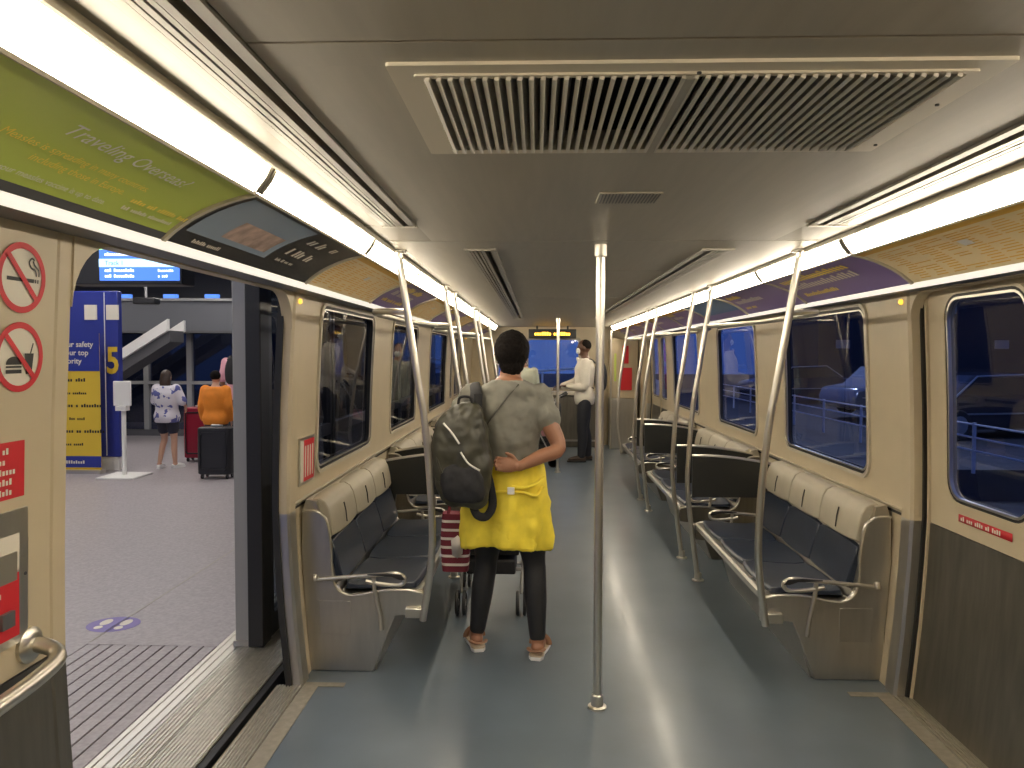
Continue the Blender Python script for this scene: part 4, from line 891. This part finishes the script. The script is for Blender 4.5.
# --- backpack over her left shoulder
t = thing('backpack', 'dark olive backpack slung over the left shoulder of the person in grey', 'backpack', (-.66, 3.72, .80))
def superring(c, w_, d, z, tilt=0, e=.6, n=28): return [(c[0]+w_*math.copysign(abs(math.cos(2*PI*i/n))**e, math.cos(2*PI*i/n)), c[1]+d*math.copysign(abs(math.sin(2*PI*i/n))**e, math.sin(2*PI*i/n)), z) for i in range(n)]
rr = [superring((-.655+x, 3.715), w_, d, z) for z, x, w_, d in ((.835, .03, .05, .04), (.845, .03, .105, .075), (.90, .02, .130, .092), (.99, .005, .145, .098), (1.10, -.005, .150, .096), (1.20, -.01, .142, .088), (1.28, .0, .120, .075), (1.335, .02, .085, .055), (1.355, .03, .04, .03))]
MB().loft(rr).build('bag', 'olive', t, mods=[('subsurf', 3), ('displace', .040, .11)])
rr = [superring((-.66+x, 3.645), w_, d, z) for z, x, w_, d in ((.87, .03, .05, .03), (.88, .03, .095, .05), (.95, .02, .110, .056), (1.03, .01, .105, .052), (1.06, .01, .06, .03))]
MB().loft(rr).build('front_pocket', 'blackcloth', t, mods=[('subsurf', 3), ('displace', .03, .09)])
for pts in ([(-.735, 3.632, 1.262), (-.69, 3.610, 1.215), (-.655, 3.603, 1.165)], [(-.648, 3.600, 1.125), (-.61, 3.600, 1.07), (-.555, 3.606, 1.035)]): MB().tube(smooth_path(pts, None, 6)[0], .0048, 8).build('piping', 'piping', t)
for pts in ([(-.78, 3.66, 1.15), (-.765, 3.63, 1.08), (-.74, 3.61, 1.02)], [(-.79, 3.67, 1.06), (-.77, 3.64, .99), (-.73, 3.61, .95)]): MB().tube(smooth_path(pts, None, 6)[0], .006, 8).build('cloth_crease', 'olive', t)
st = smooth_path([(-.60, 3.73, 1.30), (-.592, 3.80, 1.40), (-.605, 3.90, 1.440), (-.615, 4.0, 1.435), (-.62, 4.07, 1.36), (-.615, 4.085, 1.25), (-.625, 4.06, 1.1)], None, 6)[0]
MB().tube(st, .028, 10, sq=.3).build('shoulder_strap', 'blackcloth', t)
st = smooth_path([(-.575, 3.745, 1.40), (-.57, 3.72, 1.28), (-.545, 3.70, 1.15), (-.525, 3.69, 1.02), (-.505, 3.70, .92), (-.50, 3.71, .84), (-.53, 3.70, .79), (-.575, 3.69, .80), (-.60, 3.69, .86)], None, 6)[0]
MB().tube(st, .021, 10, sq=.35).build('hanging_strap', 'blackcloth', t)
MB().tube(smooth_path([(-.375, 3.85, 1.445), (-.44, 3.822, 1.37), (-.50, 3.805, 1.29), (-.565, 3.79, 1.20)], None, 6)[0], .008, 8, sq=.5).build('thin_strap', 'olive', t)
MB().tube(smooth_path([(-.60, 3.70, 1.34), (-.61, 3.69, 1.385), (-.66, 3.69, 1.385), (-.67, 3.70, 1.34)], None, 5)[0], .007, 8).build('carry_loop', 'blackcloth', t)
# --- stroller (built once, copied for the far one)
def stroller(label, group=None):
    t = thing('stroller', label, 'stroller', (0, 0, 0))
    for s_ in (-1, 1):
        MB().tube(smooth_path([(s_*.19, -.33, 1.03), (s_*.19, -.22, .96), (s_*.20, .0, .62), (s_*.20, .22, .30), (s_*.20, .36, .14)], None, 6)[0], .011, 10).build('side_tube', 'grey', t)
        MB().tube([(s_*.20, .06, .55), (s_*.185, -.16, .13)], .010, 10).build('rear_leg', 'grey', t)
        for q in (-1, 1):
            for (x, y, r) in ((s_*.185+q*.022, -.17, .075), (s_*.20+q*.020, .37, .068)):
                wl = MB().lathe([(r-.016, -.009), (r-.004, -.010), (r, -.004), (r, .004), (r-.004, .010), (r-.016, .009), (r-.018, 0), (r-.016, -.009)], (x, y, r), 24, 'x').build('wheel', 'black', t)
                h_ = MB().lathe([(.02, -.008), (.02, .008)], (x, y, r), 14, 'x'); 
                for a in range(5): c_, d_ = math.cos(a*2*PI/5), math.sin(a*2*PI/5); h_.tube([(x, y+.015*c_, r+.015*d_), (x, y+(r-.014)*c_, r+(r-.014)*d_)], .004, 6)
                h_.build('hub', 'grey', wl)
        MB().limb([(s_*.19, -.36, 1.045), (s_*.19, -.28, 1.0)], [.017, .017], 10, 2).build('handle_grip', 'black', t)
    MB().tube([(-.185, -.12, .27), (.185, -.12, .27)], .012, 10).build('cross_bar', 'grey', t); MB().tube([(-.20, .33, .18), (.20, .33, .18)], .010, 10).build('foot_bar', 'grey', t)
    MB().prism([(-.14, .36), (.20, .34), (.22, .40), (-.08, .44), (-.22, .86), (-.26, .85)], 'x', -.17, .17).build('seat_sling', 'blackcloth', t, bevel=.01)
    MB().prism([(-.20, .26), (.14, .22), (.16, .30), (-.18, .34)], 'x', -.15, .15).build('basket', 'blackcloth', t, bevel=.01)
    rr = []
    for i in range(9):
        a = PI*(.15+.62*i/8); rr.append([(.18*math.cos(PI*j/10), -.24+.30*math.cos(a)*-1*-1*.9+.16, .72+.26*math.sin(a)*math.sin(PI*j/10)**.6+.0) for j in range(11)])
    MB().loft(rr, caps=False, closed=False).build('canopy', 'blackcloth', t, mods=[('solidify', .006)])
    return t
S1 = stroller('black folding stroller pushed by the person in the yellow jacket')
S2 = copy_tree(S1); S1.location = (-.555, 4.70, 0)
S2.location = (-.22, 10.75, 0); S2.rotation_euler = (0, 0, PI/2); S2['label'] = 'far stroller beside the masked person in the white shirt'
o = MB().limb([(-.12, 10.70, .48), (-.16, 10.70, .62), (-.14, 10.70, .72)], [.10, .10, .07], 14, 4).build('blanket', 'pink'); tag(o, 'pink blanket bundled in the far stroller', 'blanket')
# striped tote hanging from the stroller
t = thing('tote_bag', 'burgundy and white striped tote hanging on the stroller handle', 'tote bag', (-.74, 4.24, .36))
def bag_ring(z, w_, d): return superring((-.742, 4.24), w_, d, z, e=.45)
zc = .362
for i in range(13):
    hh = .015 if i % 2 == 1 else .0345; q0 = (zc-.362)/.33; q1 = (zc+hh-.362)/.33; w0 = .074+.010*math.sin(PI*q0); w1_ = .074+.010*math.sin(PI*min(q1, 1))
    MB().loft([bag_ring(zc, w0, .05), bag_ring(zc+hh, w1_, .05)], caps=(i in (0, 12))).build('knit_stripe', 'stripe' if i % 2 == 1 else 'burg', t); zc += hh
MB().add([(-.755, 4.183, .46), (-.725, 4.181, .445), (-.697, 4.183, .47), (-.693, 4.183, .545), (-.725, 4.181, .575), (-.762, 4.183, .545)], [(0, 1, 2, 3, 4, 5)]).build('pale_patch', 'stripe', t, mods=[('solidify', .006)])
for pts in ([(-.78, 4.2, .69), (-.76, 4.22, .82), (-.745, 4.32, 1.0), (-.74, 4.34, 1.03)], [(-.70, 4.2, .69), (-.715, 4.22, .82), (-.738, 4.32, 1.0), (-.74, 4.34, 1.03)]): MB().tube(smooth_path(pts, None, 5)[0], .009, 8, sq=.5).build('handle', 'burg', t)
# --- man in white shirt facing left
def man_clothes(t, J, k):
    g = MB(); torso(g, J, k, 1.06, 1.10, .014, 'crotch', 'nb'); sleeves(g, J, k, 1.9, .012); g.build('shirt', 'shirt', t, mods=[('remesh', .012), ('smooth', 3)])
    g = MB(); torso(g, J, k, 1, 1, .004, 'crotch', 'hip'); legs(g, J, k, 1.97, .018); g.build('trousers', 'trousers', t, mods=[('remesh', .012), ('smooth', 2)])
    for s_ in 'lr': shoe(t, J, k, s_, 'shoe', 'ink')
    h = J['head']; g = MB(); g.ell((h.x, h.y-.028, h.z+.035), (.083, .092, .090), 20, 14); g.build('hair', 'hair', t)
    MB().ell((h.x, h.y+.070, h.z-.048), (.058, .042, .048), 18, 12).build('face_mask', 'mask', t)
    MB().limb([(0, .085, 1.40*k), (.0, .11, 1.44*k)], [.03, .02], 10, 3).build('collar', 'shirt', t)
Jm = joints(1.07, wl=(-.10, .26, 1.13), el=(-.24, .02, 1.13), er=(.22, .12, 1.20), wr=(.15, .34, 1.12), fl=(.5, 1, .05), fr=(0, 1, -.1), kl=(-.09, .04, .50), al=(-.09, .05, .085), tl=(-.10, .21, .03), kr=(.10, -.01, .50), ar=(.10, -.06, .085), tr=(.11, .10, .03))
person('person in white shirt and face mask, standing at the far end, side on', (.43, 11.2, 0), PI/2, 1.07, Jm, 1, man_clothes, 0, .011, 'skin_d', curl=(.8, .9), pd=dict(l=Vector((0, 0, -1)), r=Vector((0, 0, -1))))
t = thing('backpack', 'black backpack on the back of the person in the white shirt', 'backpack', (.62, 11.2, 1.05))
rr = [superring((.665, 11.2), w_, d, z) for z, w_, d in ((1.06, .04, .07), (1.08, .08, .13), (1.2, .10, .15), (1.38, .09, .14), (1.48, .06, .10), (1.50, .03, .05))]
MB().loft(rr).build('bag', 'blackcloth', t, mods=[('subsurf', 1)])
for y in (11.09, 11.31): MB().tube(smooth_path([(.60, y, 1.46), (.50, y, 1.535), (.38, y, 1.46), (.32, y, 1.33), (.40, y, 1.18), (.56, y, 1.10)], None, 5)[0], .018, 8, sq=.4).build('strap', 'blackcloth', t)
def plain_clothes(top, bottom, topf=2, legf=1.95, hair='hairb', longhair=False, inf=.014, hem='crotch', mask=False, shoes=('white', 'white')):
    def f(t, J, k):
        g = MB(); torso(g, J, k, 1.05, 1.10, inf, hem, 'nb'); sleeves(g, J, k, topf, inf*.8); g.build('top', top, t, mods=[('remesh', .012), ('smooth', 3)])
        g = MB(); torso(g, J, k, 1, 1, .006, 'crotch', 'hip'); legs(g, J, k, legf, .014); g.build('bottoms', bottom, t, mods=[('remesh', .012), ('smooth', 2)])
        for s_ in 'lr': shoe(t, J, k, s_, *shoes)
        h = J['head']; g = MB(); g.ell((h.x, h.y-.028*k, h.z+.035*k), (.085*k, .092*k, .090*k), 20, 14)
        if longhair: g.limb([h+Vector((0, -.05, .02))*k, h+Vector((0, -.06, -.08))*k, h+Vector((0, -.065, -.19))*k], [.09*k, .10*k, .085*k], 16, 4, .7)
        g.build('hair', hair, t, mods=[('remesh', .009), ('smooth', 2)])
        if mask: MB().ell((h.x, h.y+.070*k, h.z-.048*k), (.058*k, .042*k, .048*k), 16, 10).build('face_mask', 'mask', t)
    return f
person('person in pale green top and mask, half hidden at the far end', (-.50, 11.6, 0), PI, .97, joints(.97), 1, plain_clothes('paletop', 'trousers', 1.8, mask=True), 0, .013, 'skin_l')
kg = .80
Jg = joints(kg, kl=(-.075, .05, .40), al=(-.09, -.05, .085), tl=(-.11, .05, .025), kr=(.085, .03, .40), ar=(.10, .02, .07), tr=(.15, .13, .025), el=(-.20, .05, .93), wl=(-.12, .22, .98), er=(.21, .03, .93), wr=(.17, .17, .86))
person('child with long dark hair, floral shirt and dark shorts walking away on the platform', (-5.42, 10.2, 0), -.1, kg, Jg, 1, plain_clothes('floral', 'shorts', .95, .52, 'hairb', True, .032), 0, .010, 'skin_l')
Jb = joints(.80)
person('child in an orange jumper walking away behind the black suitcase', (-4.62, 9.95, 0), 0, .80, Jb, 1, plain_clothes('orange', 'trousers', 1.85, 1.95, 'hair', False, .030), 0, .011, 'skin_l')
person('taller person in pink shirt walking away farthest along the platform', (-5.15, 12.0, 0), 0, 1.06, joints(1.06), 1, plain_clothes('pink', 'trousers', .9, 1.95, 'hair'), 0, .013, 'skin_w')
t = thing('backpack', 'black backpack on the back of the person in pink', 'backpack', (-5.13, 11.8, 1.05))
MB().loft([superring((-5.10, 11.78), w_, d, z) for z, w_, d in ((1.10, .08, .05), (1.12, .14, .08), (1.25, .16, .10), (1.42, .15, .09), (1.53, .10, .06), (1.55, .05, .03))]).build('bag', 'blackcloth', t, mods=[('subsurf', 1)])
for x in (-.1, .1): MB().tube(smooth_path([(-5.13+x, 11.82, 1.5), (-5.13+x, 11.95, 1.56), (-5.13+x, 12.12, 1.45), (-5.13+x, 12.14, 1.3), (-5.13+x, 12.0, 1.15)], None, 5)[0], .02, 8, sq=.4).build('strap', 'blackcloth', t)
def suitcase(loc, w_, d, h, m, label):
    t = thing('suitcase', label, 'suitcase', loc); x, y, z = loc
    MB().loft([superring((x, y), w_*f, d*f, zz, e=.4) for zz, f in ((.06, .92), (.07, 1), (h*.5, 1.02), (h-.01, 1), (h, .9))]).build('shell', m, t, bevel=.01)
    MB().ring(rrect(x-w_*.8, x+w_*.8, .12, h-.06, .04), rrect(x-w_*.74, x+w_*.74, .14, h-.08, .03), 'y', y-d-.012, y-d+.01).build('pocket_seam', 'black', t)
    for sx in (-1, 1):
        for sy in (-1, 1): MB().lathe([(.026, -.012), (.03, 0), (.026, .012)], (x+sx*w_*.75, y+sy*d*.6, .03), 14, 'x').build('wheel', 'black', t)
    MB().box(x-w_*.35, x+w_*.35, y-.02, y+.02, h, h+.03).build('top_handle', 'chrome', t, bevel=.008)
    return t
suitcase((-4.38, 9.42, 0), .215, .13, .66, 'case_blk', 'black suitcase standing in front of the child in orange')
suitcase((-5.27, 10.9, 0), .21, .13, .80, 'case_red', 'red suitcase between the floral child and the child in orange')

# ------------------------------------------------------------------ outside, right of the train and ahead of it
MB().box(1.75, 60, -20, 90, -.75, -.7).build('floor_outside', 'concrete', **ST)
def car(loc, rot, label, m):
    t = thing('car', label, 'car', loc, rot); OFF[t.name] = Vector()
    body = [(-2.2, .28), (-2.25, .55), (-2.15, .80), (-1.5, .90), (-.95, 1.38), (.55, 1.42), (1.25, .98), (2.0, .86), (2.22, .66), (2.22, .30), (1.8, .22), (-1.9, .22)]
    MB().prism(body, 'y', -.85, .85).build('body', m, t, bevel=.08)
    MB().prism([(-1.35, .93), (-.9, 1.32), (.5, 1.36), (1.08, 1.0)], 'y', -.87, .87).build('side_glass', 'black', t)
    for x in (-1.35, 1.4):
        for y in (-.80, .80): w_ = MB().lathe([(.12, -.1), (.30, -.1), (.33, -.06), (.33, .06), (.30, .1), (.12, .1)], (x, y, .33), 24, 'y').build('wheel', 'black', t); MB().lathe([(.02, -.105), (.2, -.105), (.2, .105), (.02, .105)], (x, y, .33), 16, 'y').build('hub', 'chrome', w_)
    MB().box(2.16, 2.24, -.75, -.45, .60, .72).build('headlamp', 'lamp', t); MB().box(2.16, 2.24, .45, .75, .60, .72).build('headlamp', 'lamp', t)
    MB().tube([(-1.45, -.86, .92), (-.92, -.87, 1.36), (.52, -.87, 1.41), (1.2, -.87, 1.0)], .02, 6).build('roof_trim', 'chrome', t)
    MB().box(-2.0, 2.0, -.875, -.855, .55, .58).build('side_moulding', 'chrome', t)
    return t
car((9.7, 17.2, -.2), .25, 'dark parked car seen through the right door window, nearer one', 'carpaint')
car((10.2, 21.5, -.1), .2, 'silver car parked beyond the dark one outside the right windows', 'carw')
car((9.8, 29, -.2), .25, 'dark car farther along the road outside the right windows', 'carpaint')
MB().box(5.0, 14, 12, 34, -.7, -.2).build('floor_parking', 'concrete', **ST)
t = thing('guard_rail', 'pale metal railing along the road outside the right windows', 'railing', (6.4, 16, -.2))
for z in (.15, .35, .55): MB().tube([(6.4, 9.5, z), (6.4, 32, z)], .016, 8).build('rail', 'rail', t)
for i in range(12): MB().box(6.38, 6.42, 9.6+i*2, 9.64+i*2, -.2, .58).build('post', 'rail', t)
t = thing('building', 'dark building with pale window bands beyond the parked cars', 'building', (20, 40, -.7))
MB().box(16, 40, 44, 50, -.7, 9).build('block', 'brick', t)
for i in range(7): MB().box(17+i*3, 17.8+i*3, 43.95, 44, 2+(i % 3), 2.5+(i % 3)).build('window_band', 'grey', t)
MB().box(-1.6, 1.7, 17.3, 90, -.75, -.7).build('floor_guideway', 'concrete', **ST)
t = thing('guideway_rail', 'curved pale guideway edge ahead of the train', 'guideway', (0, 30, 0))
for off in (-2.1, 2.6):
    P = [(off+(y-15)**2*(.009 if off < 0 else .002), y, .95) for y in range(18, 43, 3)]
    MB().tube(P, .05, 8).build('parapet', 'rail', t)
    for p in P[::2]: MB().box(p[0]-.04, p[0]+.04, p[1]-.04, p[1]+.04, -.7, .95).build('stanchion', 'rail', t)

for x, y, lab in ((5.6, 13.2, 'added lamp brightening the nearest parked car outside'), (7.2, 23.5, 'added lamp farther along, brightening the silver car')):
    t = thing('added_lamp', lab, 'added lamp', (x, y, -.7))  # lamp post and point light added to brighten the parked cars
    MB().tube([(x, y, -.7), (x, y, 4.6)], [.07, .045], 10).build('pole', 'grey', t); MB().tube(smooth_path([(x, y, 4.6), (x+.2, y, 4.85), (x+.8, y, 4.9)], None, 4)[0], .035, 8).build('arm', 'grey', t)
    MB().box(x+.7, x+1.2, y-.12, y+.12, 4.85, 4.93).build('lamp_head', 'lamp', t)
    ld = bpy.data.lights.new('added_lamp_light', 'POINT'); ld.energy = 170; ld.color = (.75, .85, 1); ld.shadow_soft_size = .2
    lo = bpy.data.objects.new('added_lamp_light', ld); C.objects.link(lo); lo.location = (.95, 0, 5.45); lo.parent = t
